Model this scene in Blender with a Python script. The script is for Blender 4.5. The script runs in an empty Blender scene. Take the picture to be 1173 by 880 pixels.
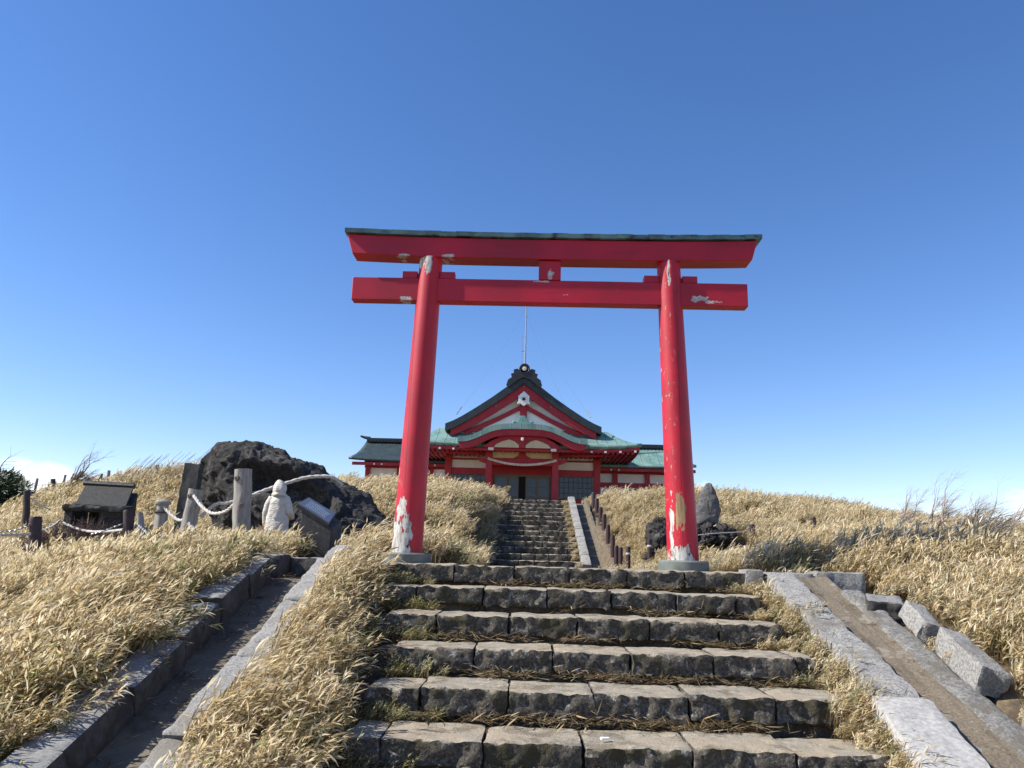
import bpy, bmesh, math, random
import numpy as np
from mathutils import Vector, Matrix, noise as mnoise
R = math.radians
random.seed(7)
rng = np.random.default_rng(7)
scene = bpy.context.scene
COL = scene.collection

# ------------------------------------------------------------------ camera, sky, sun, exposure
FPX, PW, PH = 870.0, 1173.0, 880.0           # focal length in pixels of the 1173x880 photo
PITCH, YAW, ROLL = R(12.66), R(1.54), R(1.6)
EYE = Vector((0, 0, 0.1106))                   # z = 0 is the landing under the torii
CROT = Matrix.Rotation(YAW, 4, 'Z') @ Matrix.Rotation(R(90) + PITCH, 4, 'X') @ Matrix.Rotation(ROLL, 4, 'Z')
cam = bpy.data.cameras.new('camera')
cam.sensor_fit = 'HORIZONTAL'; cam.sensor_width = 36.0
cam.lens = 36.0 * FPX / PW
cam.clip_start = 0.05; cam.clip_end = 4000
cam_o = bpy.data.objects.new('camera', cam); COL.objects.link(cam_o)
cam_o.matrix_world = Matrix.Translation(EYE) @ CROT
scene.camera = cam_o

SUN_EL, SUN_AZ = R(42), R(262.0)              # azimuth: 0 = +Y, 90 = +X
world = bpy.data.worlds.new('World'); scene.world = world; world.use_nodes = True
def build_world():
    nt = world.node_tree; N = nt.nodes; L = nt.links
    N.clear()
    out = N.new('ShaderNodeOutputWorld'); bg = N.new('ShaderNodeBackground')
    sky = N.new('ShaderNodeTexSky'); sky.sky_type = 'NISHITA'; sky.sun_disc = False
    sky.sun_elevation = SUN_EL; sky.sun_rotation = SUN_AZ
    sky.altitude = 1300; sky.air_density = 1.1; sky.dust_density = 0.05; sky.ozone_density = 2.2
    bg.inputs['Strength'].default_value = 0.098
    # low white cumulus along the horizon, in sky directions (azimuth, elevation)
    tc = N.new('ShaderNodeTexCoord'); sep = N.new('ShaderNodeSeparateXYZ'); L.new(tc.outputs['Generated'], sep.inputs[0])
    def math_(op, a, b=None, clamp=False):
        m = N.new('ShaderNodeMath'); m.operation = op; m.use_clamp = clamp
        for i, v in enumerate((a, b)):
            if v is None: continue
            if isinstance(v, (int, float)): m.inputs[i].default_value = v
            else: L.new(v, m.inputs[i])
        return m.outputs[0]
    az = math_('ARCTAN2', sep.outputs['X'], sep.outputs['Y'])
    el = math_('ARCSINE', sep.outputs['Z'])
    cmb = N.new('ShaderNodeCombineXYZ'); L.new(math_('MULTIPLY', az, 16.0), cmb.inputs[0]); L.new(math_('MULTIPLY', el, 34.0), cmb.inputs[1])
    nz = N.new('ShaderNodeTexNoise'); nz.inputs['Scale'].default_value = 1.0; nz.inputs['Detail'].default_value = 7; nz.inputs['Roughness'].default_value = 0.58
    L.new(cmb.outputs[0], nz.inputs['Vector'])
    tot = None
    for a0, wd, top, amp in ((-33.5, 6.5, 6.2, .86), (-26, 5.0, 5.8, .76), (12.8, 2.4, 6.6, .55), (36.0, 6.0, 6.7, .98)):
        d = math_('MULTIPLY', math_('SUBTRACT', az, R(a0)), 1 / R(wd))
        g = math_('MULTIPLY', math_('SUBTRACT', 1.0, math_('MULTIPLY', d, d), True), amp)
        e = math_('MULTIPLY', math_('SUBTRACT', R(top), el), 1 / R(2.6), True)
        g = math_('MULTIPLY', g, e)
        tot = g if tot is None else math_('MAXIMUM', tot, g)
    dens = math_('SUBTRACT', math_('ADD', tot, math_('MULTIPLY', nz.outputs['Fac'], 1.3)), 1.02)
    dens = math_('MULTIPLY', math_('MULTIPLY', dens, 3.4, True), math_('MULTIPLY', tot, 3.0, True))
    mix = N.new('ShaderNodeMixRGB'); L.new(dens, mix.inputs['Fac']); hs = N.new('ShaderNodeHueSaturation'); hs.inputs['Saturation'].default_value = 1.22; L.new(sky.outputs[0], hs.inputs['Color']); tn = N.new('ShaderNodeMixRGB'); tn.blend_type = 'MULTIPLY'; tn.inputs[0].default_value = 1; tn.inputs[2].default_value = (1.08, .98, 1.10, 1); L.new(hs.outputs[0], tn.inputs[1]); L.new(tn.outputs[0], mix.inputs[1]); mix.inputs[2].default_value = (7.5, 7.9, 8.6, 1)
    L.new(mix.outputs[0], bg.inputs['Color']); L.new(bg.outputs[0], out.inputs['Surface'])
build_world()
sun = bpy.data.lights.new('sun', 'SUN'); sun.energy = 4.7; sun.angle = R(0.53); sun.color = (1.0, 0.94, 0.82)
sun_o = bpy.data.objects.new('sun', sun); COL.objects.link(sun_o)
sdir = Vector((math.sin(SUN_AZ) * math.cos(SUN_EL), math.cos(SUN_AZ) * math.cos(SUN_EL), math.sin(SUN_EL)))
sun_o.rotation_euler = sdir.to_track_quat('Z', 'Y').to_euler(); sun_o.location = sdir * 60
scene.view_settings.view_transform = 'Standard'; scene.view_settings.look = 'None'
scene.view_settings.exposure = 0.80; scene.view_settings.gamma = 1.0; scene.view_settings.use_curve_mapping = False
scene.cycles.max_bounces = 6; scene.cycles.transparent_max_bounces = 4

# ------------------------------------------------------------------ helpers
def at(px, py, y):
    """world point at distance y ahead that was measured at a pixel of the photo"""
    d = CROT.to_3x3() @ Vector((px - PW / 2, PH / 2 - py, -FPX))
    return EYE + d * ((y - EYE.y) / d.y)
def fb(p, s=1.0, o=4):
    return mnoise.fractal(Vector(p) * s, 1.0, 2.0, o, noise_basis='PERLIN_ORIGINAL')
def sstep(a, b, x):
    t = np.clip((x - a) / (b - a), 0, 1); return t * t * (3 - 2 * t)

class MB:
    def __init__(s): s.v = []; s.f = []
    def add(s, vs, fs, M=None):
        o = len(s.v)
        s.v += [tuple(M @ Vector(v)) if M is not None else tuple(v) for v in vs]
        s.f += [tuple(i + o for i in f) for f in fs]; return s
    def box(s, c, d, rz=0.0, M=None):
        x, y, z = d[0] / 2, d[1] / 2, d[2] / 2
        vs = [(sx * x, sy * y, sz * z) for sz in (-1, 1) for sy in (-1, 1) for sx in (-1, 1)]
        T = Matrix.Translation(Vector(c)) @ Matrix.Rotation(rz, 4, 'Z')
        if M is not None: T = T @ M
        return s.add(vs, [(0, 2, 3, 1), (4, 5, 7, 6), (0, 1, 5, 4), (2, 6, 7, 3), (0, 4, 6, 2), (1, 3, 7, 5)], T)
    def span(s, x0, x1, y0, y1, z0, z1):
        return s.box(((x0 + x1) / 2, (y0 + y1) / 2, (z0 + z1) / 2), (abs(x1 - x0), abs(y1 - y0), abs(z1 - z0)))
    def tube(s, pts, r, n=8, cap=True):
        pts = [Vector(p) for p in pts]; rr = r if isinstance(r, (list, tuple)) else [r] * len(pts)
        o = len(s.v); prev = None
        for i, p in enumerate(pts):
            t = (pts[min(i + 1, len(pts) - 1)] - pts[max(i - 1, 0)])
            t = t.normalized() if t.length > 1e-9 else Vector((0, 0, 1))
            if prev is None: a = t.orthogonal().normalized()
            else:
                a = prev - t * prev.dot(t); a = a.normalized() if a.length > 1e-6 else t.orthogonal().normalized()
            prev = a; b = t.cross(a)
            for k in range(n):
                q = 2 * math.pi * k / n
                s.v.append(tuple(p + (a * math.cos(q) + b * math.sin(q)) * rr[i]))
        for i in range(len(pts) - 1):
            for k in range(n):
                k2 = (k + 1) % n
                s.f.append((o + i * n + k, o + i * n + k2, o + (i + 1) * n + k2, o + (i + 1) * n + k))
        if cap:
            s.f.append(tuple(o + k for k in range(n))[::-1]); e = o + (len(pts) - 1) * n
            s.f.append(tuple(e + k for k in range(n)))
        return s
    def prism(s, poly, y0, y1):
        """polygon in x,z (counter-clockwise seen from -y) extruded along y"""
        n = len(poly); o = len(s.v)
        s.v += [(x, y0, z) for x, z in poly] + [(x, y1, z) for x, z in poly]
        s.f.append(tuple(o + i for i in range(n))); s.f.append(tuple(o + n + i for i in range(n))[::-1])
        for i in range(n):
            j = (i + 1) % n; s.f.append((o + i, o + n + i, o + n + j, o + j))
        return s
    def build(s, name, m, parent=None, smooth=None, bevel=0.0, loc=None):
        me = bpy.data.meshes.new(name); me.from_pydata(s.v, [], s.f)
        bm = bmesh.new(); bm.from_mesh(me)
        bmesh.ops.recalc_face_normals(bm, faces=bm.faces)
        if bevel > 0:
            ed = [e for e in bm.edges if len(e.link_faces) == 2 and e.calc_face_angle(0) > R(35)]
            bmesh.ops.bevel(bm, geom=ed, offset=bevel, segments=2, profile=0.5, affect='EDGES', clamp_overlap=True)
        bm.to_mesh(me); bm.free()
        return link(name, me, m, parent, smooth, loc)
def link(name, me, m, parent=None, smooth=None, loc=None):
    if smooth is not None:
        me.polygons.foreach_set('use_smooth', [True] * len(me.polygons))
        if smooth < 179: me.set_sharp_from_angle(angle=R(smooth))
    if m is not None: me.materials.append(m)
    o = bpy.data.objects.new(name, me); COL.objects.link(o)
    if parent is not None:
        o.parent = parent
        if parent.parent is None: o.matrix_parent_inverse = Matrix.Translation(-parent.location)
    elif loc is not None: o.location = loc
    return o
def tag(o, label, cat=None, group=None, kind=None):
    if label: o['label'] = label
    if cat: o['category'] = cat
    if group: o['group'] = group
    if kind: o['kind'] = kind
    return o
def thing(name, label, cat, loc=(0, 0, 0), group=None):
    o = bpy.data.objects.new(name, None); COL.objects.link(o); o.location = loc
    o.empty_display_size = 0.2
    return tag(o, label, cat, group)
def copy_tree(o, parent=None):
    c = o.copy(); COL.objects.link(c)
    if parent is not None: c.parent = parent
    for ch in list(o.children): copy_tree(ch, c)
    return c

# rough-hewn stone block: rounded box grid pushed about by noise; local box centred on the origin
def stone(d, seed, step=0.04, rnd=0.02, amp=0.012, front=0.02, fscale=9):
    n = [max(2, int(round(q / step))) for q in d]
    key = {}; vs = []; fs = []
    def vid(i, j, k):
        t = (i, j, k)
        if t not in key: key[t] = len(vs); vs.append(Vector((d[0] * (i / n[0] - .5), d[1] * (j / n[1] - .5), d[2] * (k / n[2] - .5))))
        return key[t]
    for i in range(n[0]):
        for j in range(n[1]):
            for k in (0, n[2]): fs.append((vid(i, j, k), vid(i + 1, j, k), vid(i + 1, j + 1, k), vid(i, j + 1, k)))
    for i in range(n[0]):
        for k in range(n[2]):
            for j in (0, n[1]): fs.append((vid(i, j, k), vid(i + 1, j, k), vid(i + 1, j, k + 1), vid(i, j, k + 1)))
    for j in range(n[1]):
        for k in range(n[2]):
            for i in (0, n[0]): fs.append((vid(i, j, k), vid(i, j + 1, k), vid(i, j + 1, k + 1), vid(i, j, k + 1)))
    off = Vector((seed * 3.17, seed * 1.31, seed * 7.7)); out = []
    h = Vector(d) / 2
    for p in vs:
        rr = rnd * (1 + 0.9 * fb(p + off, 5, 2))
        q = Vector([max(-h[a] + rr, min(h[a] - rr, p[a])) for a in range(3)])
        e = p - q; nrm = e.normalized() if e.length > 1e-9 else Vector((0, 0, 1))
        if e.length > 1e-9: p = q + nrm * min(rr, e.length)
        a = amp * fb(p + off, 6, 3)
        if nrm.y < -0.4: a += front * (fb(p + off, fscale, 4) - 0.15)
        out.append(p + nrm * a)
    return out, fs

# ------------------------------------------------------------------ materials
def new_mat(name):
    m = bpy.data.materials.new(name); m.use_nodes = True; nt = m.node_tree
    return m, nt, nt.nodes['Principled BSDF']
class NT:
    def __init__(s, nt): s.nt = nt; s.N = nt.nodes; s.L = nt.links
    def set(s, sock, v):
        if isinstance(v, (int, float)): sock.default_value = v
        elif isinstance(v, (tuple, list)): sock.default_value = v if len(v) == len(sock.default_value) else tuple(v) + (1,)
        else: s.L.new(v, sock)
    def coord(s, kind='Object'): return s.N.new('ShaderNodeTexCoord').outputs[kind]
    def pos(s): return s.N.new('ShaderNodeNewGeometry').outputs['Position']
    def normal(s): return s.N.new('ShaderNodeNewGeometry').outputs['Normal']
    def sep(s, v): n = s.N.new('ShaderNodeSeparateXYZ'); s.L.new(v, n.inputs[0]); return n.outputs
    def mapv(s, v, scale=(1, 1, 1), rot=(0, 0, 0)):
        n = s.N.new('ShaderNodeMapping'); s.L.new(v, n.inputs[0]); n.inputs['Scale'].default_value = scale; n.inputs['Rotation'].default_value = rot; return n.outputs[0]
    def noise(s, v, scale, detail=5, rough=.55, dist=0):
        n = s.N.new('ShaderNodeTexNoise'); s.L.new(v, n.inputs['Vector']); n.inputs['Scale'].default_value = scale; n.inputs['Detail'].default_value = detail
        n.inputs['Roughness'].default_value = rough; n.inputs['Distortion'].default_value = dist; return n.outputs['Fac']
    def voro(s, v, scale, feat='F1'):
        n = s.N.new('ShaderNodeTexVoronoi'); s.L.new(v, n.inputs['Vector']); n.inputs['Scale'].default_value = scale; n.feature = feat; return n.outputs['Distance']
    def math(s, op, a, b=0.0, clamp=False):
        n = s.N.new('ShaderNodeMath'); n.operation = op; n.use_clamp = clamp; s.set(n.inputs[0], a); s.set(n.inputs[1], b); return n.outputs[0]
    def ramp(s, v, a, b, lo=0.0, hi=1.0):
        n = s.N.new('ShaderNodeMapRange'); n.interpolation_type = 'SMOOTHSTEP'; s.set(n.inputs[0], v)
        for i, q in enumerate((a, b, lo, hi)): n.inputs[i + 1].default_value = q
        return n.outputs[0]
    def mix(s, f, a, b):
        n = s.N.new('ShaderNodeMixRGB'); s.set(n.inputs[0], f); s.set(n.inputs[1], a); s.set(n.inputs[2], b); return n.outputs[0]
    def bump(s, h, strength, dist, prev=None):
        n = s.N.new('ShaderNodeBump'); n.inputs['Strength'].default_value = strength; n.inputs['Distance'].default_value = dist; s.L.new(h, n.inputs['Height'])
        if prev is not None: s.L.new(prev, n.inputs['Normal'])
        return n.outputs[0]
def simple(name, c1, c2, scale=6, rough=.6, bump=.0, bscale=40, c3=None, s3=2.0, t3=.6, stretch=(1, 1, 1), metal=0.0, spec=None, bdist=.01):
    m, nt, b = new_mat(name); n = NT(nt); v = n.mapv(n.coord(), stretch)
    col = n.mix(n.ramp(n.noise(v, scale), .3, .7), c1, c2)
    if c3 is not None: col = n.mix(n.ramp(n.noise(v, s3, 6, .6), t3, t3 + .09), col, c3)
    n.L.new(col, b.inputs['Base Color']); b.inputs['Metallic'].default_value = metal
    n.set(b.inputs['Roughness'], n.ramp(n.noise(v, scale * 2.3), .25, .75, max(.05, rough - .1), min(1, rough + .1)))
    if spec is not None: b.inputs['Specular IOR Level'].default_value = spec
    if bump > 0: n.L.new(n.bump(n.noise(v, bscale, 5, .6), bump, bdist), b.inputs['Normal'])
    return m

RED = (.49, .0042, .025)
M = {}
M['red'] = simple('red_paint', RED, (.36, .0045, .018), 3, .45, .08, 30, (.26, .008, .016), 5, .66)
M['wred'] = simple('red_lacquer', (.37, .004, .015), (.29, .004, .014), 2, .5, .05, 20)
M['white'] = simple('white_plaster', (.80, .79, .78), (.70, .69, .68), 1.5, .8, .05, 60)
M['cream'] = simple('cream_board', (.62, .50, .30), (.52, .42, .26), 3, .7)
M['patina'] = simple('copper_patina', (.20, .39, .34), (.11, .26, .24), 2.2, .55, .1, 12, (.03, .06, .06), 3.5, .62, stretch=(1, 1, 1))
M['darkroof'] = simple('dark_copper_roof', (.012, .019, .023), (.022, .034, .038), 2.5, .5, .12, 14)
M['wingroof'] = simple('grey_green_copper_roof', (.032, .054, .056), (.022, .036, .038), 2.0, .5, .1, 10)
M['black'] = simple('black_tile', (.010, .012, .016), (.022, .024, .028), 6, .45, .1, 20)
M['glass'] = simple('window_glass', (.030, .045, .065), (.02, .03, .045), 1, .08, 0)
M['void'] = simple('dark_interior', (.006, .006, .007), (.010, .010, .010), 1, .9)
M['wood'] = simple('weathered_wood', (.33, .31, .285), (.20, .185, .17), 4, .8, .35, 14, (.10, .085, .07), 5, .6, stretch=(6, 6, .7))
M['doorwood'] = simple('brown_grey_door_wood', (.17, .14, .11), (.12, .10, .08), 5, .6, .1, 20, stretch=(5, 5, 1))
M['rope'] = simple('white_rope', (.55, .53, .50), (.38, .365, .345), 30, .9, .4, 60)
M['straw'] = simple('straw_rope', (.70, .62, .52), (.52, .46, .38), 12, .9, .4, 60)
M['maroon'] = simple('maroon_bollard_paint', (.050, .022, .024), (.030, .016, .019), 9, .55, .1, 40, (.10, .06, .05), 9, .66)
M['steel'] = simple('grey_steel', (.42, .43, .45), (.28, .29, .31), 12, .4, 0, metal=.8)
M['granite'] = simple('grey_granite', (.42, .41, .39), (.28, .27, .26), 34, .85, .7, 45, (.20, .195, .19), 30, .61, bdist=.006)
M['concrete'] = simple('concrete', (.165, .138, .10), (.11, .092, .068), 5, .88, .5, 50, (.08, .066, .048), 3, .55, bdist=.008)
M['gutter_old'] = simple('brown_dusty_concrete', (.25, .19, .125), (.175, .14, .10), 9, .9, .8, 70, (.30, .27, .22), 26, .60, bdist=.008)
def gutter_mat():
    m, nt, b = new_mat('sandy_gutter'); n = NT(nt); v = n.pos(); vs = n.mapv(v, (6, .5, .5))
    col = n.mix(n.ramp(n.noise(v, 55, 6, .75), .38, .62), (.23, .185, .13), (.135, .11, .082))
    col = n.mix(n.ramp(n.noise(vs, 2.2, 6, .65), .50, .62, 0, .8), col, (.12, .098, .07))
    col = n.mix(n.ramp(n.noise(v, 3.2, 7, .7), .56, .64, 0, .7), col, (.30, .275, .235))
    col = n.mix(n.ramp(n.voro(v, 75), .20, .12, 0, .9), col, (.36, .33, .28))
    n.L.new(col, b.inputs['Base Color']); b.inputs['Roughness'].default_value = .95
    n.L.new(n.bump(n.noise(v, 60, 7, .75), 1.0, .012, n.bump(n.noise(v, 7, 5), .6, .03)), b.inputs['Normal']); return m
def edging_mat():
    m, nt, b = new_mat('pitted_concrete'); n = NT(nt); v = n.pos()
    col = n.mix(n.ramp(n.noise(v, 38, 7, .78), .40, .60), (.33, .32, .30), (.15, .147, .14))
    col = n.mix(n.ramp(n.noise(v, 4, 6, .65), .50, .62, 0, .8), col, (.17, .15, .12))
    n.L.new(col, b.inputs['Base Color']); b.inputs['Roughness'].default_value = .95
    n.L.new(n.bump(n.noise(v, 34, 8, .78), 1.0, .03), b.inputs['Normal']); return m
M['gutter'] = gutter_mat(); M['edging'] = edging_mat()
M['darkstone'] = simple('dark_stone', (.060, .060, .058), (.035, .036, .036), 9, .8, .4, 30, (.11, .11, .10), 8, .62)
M['hutstone'] = simple('blackish_hut_stone', (.028, .028, .027), (.016, .017, .017), 9, .85, .5, 26, (.05, .05, .045), 8, .62)
M['plinth'] = simple('green_grey_stone', (.17, .19, .175), (.12, .135, .125), 8, .8, .2, 50, (.22, .22, .20), 6, .6)
M['coat'] = simple('off_white_quilted_coat', (.60, .56, .50), (.50, .465, .41), 8, .7, .8, 16, stretch=(1, 1, 2.4), bdist=.03)
M['skin'] = simple('skin', (.55, .33, .24), (.50, .29, .21), 10, .5)
M['trouser'] = simple('dark_trousers', (.03, .03, .04), (.02, .02, .026), 10, .8)
M['pink'] = simple('pink_cloth', (.60, .10, .17), (.45, .06, .12), 10, .7)
M['bark'] = simple('grey_bark', (.22, .18, .15), (.13, .105, .085), 12, .9, .3, 40)
M['twig'] = simple('pale_twig', (.34, .28, .24), (.22, .18, .15), 9, .9)
M['plaque'] = simple('blue_grey_plaque', (.085, .12, .19), (.065, .095, .155), 3, .6, 0)
M['letter'] = simple('pale_lettering', (.40, .44, .50), (.35, .39, .45), 3, .5)

def pillar_mat(name, seed, patches):
    """red paint that has come off: white primer and bare grey wood low down and in streaks"""
    m, nt, b = new_mat(name); n = NT(nt); v = n.coord(); x, y, z = n.sep(v)
    col = n.mix(n.ramp(n.noise(v, 2.0), .3, .7), RED, (.34, .005, .018))
    ns = n.noise(n.mapv(v, (1, 1, .42)), 16, 6, .65)
    ns2 = n.noise(n.mapv(v, (1, 1, .30)), 30, 4, .6)
    # streaks of lost paint on the weather side (-x)
    wside = n.ramp(x, -.04, -.17)
    st = n.math('MULTIPLY', n.ramp(n.math('ADD', ns2, n.math('MULTIPLY', ns, .55)), .905, .93), wside)
    tot = st; bare = None
    for (cx, cz, rx, rz, kind) in patches:
        dx = n.math('MULTIPLY', n.math('SUBTRACT', x, cx), 1 / rx); dz = n.math('MULTIPLY', n.math('SUBTRACT', z, cz), 1 / rz)
        d = n.math('SUBTRACT', 1.0, n.math('ADD', n.math('MULTIPLY', dx, dx), n.math('MULTIPLY', dz, dz)))
        d = n.math('ADD', d, n.math('MULTIPLY', n.math('SUBTRACT', ns, .5), 4.6))
        k = n.math('MULTIPLY', n.ramp(d, .30, .37), n.ramp(y, .06, -.02))
        if kind == 'wood': bare = k if bare is None else n.math('MAXIMUM', bare, k)
        else: tot = n.math('MAXIMUM', tot, k)
    fade = n.math('MULTIPLY', n.ramp(n.noise(n.mapv(v, (1, 1, .12)), 22, 5, .6), .5, .75), .28)
    col = n.mix(n.math('MULTIPLY', fade, n.ramp(x, .06, -.12)), col, (.55, .045, .05))
    col = n.mix(n.math('MULTIPLY', n.ramp(n.noise(n.mapv(v, (1, 1, .2)), 6, 5, .6), .55, .75), .45), col, (.20, .004, .010))
    crk = n.math('MULTIPLY', n.ramp(n.math('ABSOLUTE', n.math('ADD', n.math('ADD', x, .035), n.math('MULTIPLY', n.math('SUBTRACT', n.noise(n.mapv(v, (.01, .01, 1)), 5, 3), .5), .02))), .0035, .0015), n.ramp(n.noise(n.mapv(v, (.01, .01, 1)), 2.2, 3), .42, .48))
    col = n.mix(n.math('MULTIPLY', crk, n.ramp(y, .02, -.02)), col, (.03, .006, .008))
    prim = n.mix(n.ramp(ns2, .45, .62), (.56, .54, .50), (.30, .28, .25))
    prim = n.mix(n.ramp(n.noise(n.mapv(v, (1, 1, .3)), 34, 3, .5), .62, .66), prim, (.05, .045, .04))
    col = n.mix(tot, col, prim)
    if bare is not None: col = n.mix(bare, col, n.mix(n.ramp(n.noise(n.mapv(v, (1, 1, .1)), 30), .4, .6), (.38, .26, .14), (.24, .15, .08)))
    n.L.new(col, b.inputs['Base Color'])
    allm = tot if bare is None else n.math('MAXIMUM', tot, bare)
    n.set(b.inputs['Roughness'], n.ramp(allm, 0, 1, .52, .88))
    hh = n.math('ADD', n.math('MULTIPLY', allm, -1.0), n.math('MULTIPLY', n.noise(n.mapv(v, (1, 1, .1)), 24), .35))
    n.L.new(n.bump(hh, .7, .006), b.inputs['Normal'])
    return m
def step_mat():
    """weathered step stone: pale worn dusty top, lichened rough-hewn sides with shade painted into their dark colour"""
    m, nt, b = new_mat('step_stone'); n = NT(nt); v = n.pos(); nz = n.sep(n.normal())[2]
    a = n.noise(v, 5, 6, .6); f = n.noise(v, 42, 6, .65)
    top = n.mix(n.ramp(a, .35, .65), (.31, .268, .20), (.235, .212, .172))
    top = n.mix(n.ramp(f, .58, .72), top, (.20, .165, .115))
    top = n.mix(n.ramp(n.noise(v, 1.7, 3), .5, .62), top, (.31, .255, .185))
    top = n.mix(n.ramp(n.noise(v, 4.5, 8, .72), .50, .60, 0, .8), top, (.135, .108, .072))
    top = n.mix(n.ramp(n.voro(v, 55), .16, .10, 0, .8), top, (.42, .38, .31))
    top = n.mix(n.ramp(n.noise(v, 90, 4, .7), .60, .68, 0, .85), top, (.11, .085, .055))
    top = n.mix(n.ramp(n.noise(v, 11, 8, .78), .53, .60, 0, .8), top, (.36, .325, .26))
    side = n.mix(n.ramp(f, .35, .7), (.040, .034, .026), (.135, .118, .094))  # lichened stone, toned darker to strengthen the shade on the risers
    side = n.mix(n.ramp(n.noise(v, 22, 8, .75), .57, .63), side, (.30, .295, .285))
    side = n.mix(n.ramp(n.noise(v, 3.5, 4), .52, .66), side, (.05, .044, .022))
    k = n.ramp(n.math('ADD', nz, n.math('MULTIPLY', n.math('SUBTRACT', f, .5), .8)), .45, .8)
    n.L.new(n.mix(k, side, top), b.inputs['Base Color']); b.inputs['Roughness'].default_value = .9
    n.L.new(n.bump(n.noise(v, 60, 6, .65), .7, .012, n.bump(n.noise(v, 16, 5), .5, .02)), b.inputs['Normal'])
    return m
def kerb_mat(name, c1, c2, dark, lich):
    m, nt, b = new_mat(name); n = NT(nt); v = n.pos()
    col = n.mix(n.ramp(n.noise(v, 48, 6, .8), .42, .58), c1, c2); col = n.mix(n.ramp(n.voro(v, 70), .22, .10, 0, .55), col, lich)
    col = n.mix(n.ramp(n.noise(v, 2.6, 6, .6), .48, .66), col, dark)
    col = n.mix(n.ramp(n.noise(v, 9, 7, .7), .60, .68), col, lich)
    n.L.new(col, b.inputs['Base Color']); b.inputs['Roughness'].default_value = .88
    n.L.new(n.bump(n.noise(v, 48, 7, .8), 1.0, .014, n.bump(n.noise(v, 12, 5), .5, .02)), b.inputs['Normal'])
    return m
def shaded_kerb_mat():
    m, nt, b = new_mat('grey_kerb_painted_shade'); n = NT(nt); v = n.pos(); nz = n.sep(n.normal())[2]; f = n.noise(v, 50, 5, .7)
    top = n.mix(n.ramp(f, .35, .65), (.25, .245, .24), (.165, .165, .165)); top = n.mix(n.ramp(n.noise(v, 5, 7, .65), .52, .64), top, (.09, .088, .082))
    side = n.mix(n.ramp(n.noise(v, 8, 7, .7), .4, .65), (.038, .037, .035), (.085, .083, .08))  # side faces coloured near black to deepen the shade on them
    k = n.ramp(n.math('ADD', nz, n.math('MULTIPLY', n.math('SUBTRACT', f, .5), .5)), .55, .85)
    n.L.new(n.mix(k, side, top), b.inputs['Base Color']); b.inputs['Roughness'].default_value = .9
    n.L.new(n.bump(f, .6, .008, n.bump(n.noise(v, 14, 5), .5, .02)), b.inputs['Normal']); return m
def soil_mat():
    m, nt, b = new_mat('soil'); n = NT(nt); v = n.pos()
    col = n.mix(n.ramp(n.noise(v, 7, 7, .65), .35, .65), (.075, .055, .036), (.17, .13, .085))
    col = n.mix(n.ramp(n.noise(v, 40, 5, .7), .55, .68), col, (.30, .24, .15))
    n.L.new(col, b.inputs['Base Color']); b.inputs['Roughness'].default_value = .95
    n.L.new(n.bump(n.noise(v, 30, 8, .7), .9, .03), b.inputs['Normal']); return m
def lava_mat(name, c1=(.016, .0155, .016), c2=(.055, .051, .049), c3=(.15, .14, .132)):
    m, nt, b = new_mat(name); n = NT(nt); v = n.coord()
    h = n.noise(v, 3.0, 10, .72); g = n.voro(v, 9)
    col = n.mix(n.ramp(n.noise(v, 6, 8, .7), .35, .65), c1, c2)
    col = n.mix(n.ramp(n.noise(v, 2.2, 9, .75), .53, .68), col, c3)
    n.L.new(col, b.inputs['Base Color']); b.inputs['Roughness'].default_value = .92
    n.L.new(n.bump(n.noise(v, 24, 8, .75), 1.0, .06, n.bump(g, .6, .08)), b.inputs['Normal']); return m
def leaf_mat(name, base):
    """dry dwarf bamboo leaf; 'lc' holds each leaf's own tint"""
    m, nt, b = new_mat(name); n = NT(nt)
    at_ = n.N.new('ShaderNodeAttribute'); at_.attribute_name = 'lc'; at_.attribute_type = 'GEOMETRY'
    v = n.pos()
    ob = n.N.new('ShaderNodeObjectInfo').outputs['Random']
    col = n.mix(n.ramp(n.noise(v, .8, 4, .6), .40, .66, 0, .35), at_.outputs['Color'], n.mix(.5, at_.outputs['Color'], (.34, .25, .12)))
    col = n.mix(n.ramp(n.noise(v, .55, 3), .56, .72, 0, .25), col, (.22, .20, .08))
    hs = n.N.new('ShaderNodeHueSaturation'); n.set(hs.inputs['Value'], n.ramp(ob, 0, 1, .82, 1.16)); n.set(hs.inputs['Saturation'], n.ramp(ob, 1, 0, .85, 1.05)); n.L.new(col, hs.inputs['Color']); col = hs.outputs[0]
    n.L.new(col, b.inputs['Base Color']); b.inputs['Roughness'].default_value = .5; b.inputs['Specular IOR Level'].default_value = .35
    tr = n.N.new('ShaderNodeBsdfTranslucent'); n.L.new(col, tr.inputs['Color'])
    mx = n.N.new('ShaderNodeMixShader'); mx.inputs[0].default_value = .50
    n.L.new(b.outputs[0], mx.inputs[1]); n.L.new(tr.outputs[0], mx.inputs[2])
    n.L.new(mx.outputs[0], nt.nodes['Material Output'].inputs['Surface']); return m
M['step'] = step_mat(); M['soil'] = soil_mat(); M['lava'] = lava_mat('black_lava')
M['lava2'] = lava_mat('grey_stele_stone', (.11, .108, .11), (.17, .165, .165), (.23, .225, .22))
M['kerb'] = kerb_mat('pale_granite_kerb', (.38, .37, .35), (.20, .195, .19), (.19, .172, .145), (.095, .09, .085))
M['kerbdark'] = shaded_kerb_mat(); M['kerbgrey'] = kerb_mat('weathered_grey_kerb', (.37, .36, .345), (.23, .225, .22), (.24, .22, .19), (.12, .117, .11))
M['leaf'] = leaf_mat('dry_bamboo_leaf', None)

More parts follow.
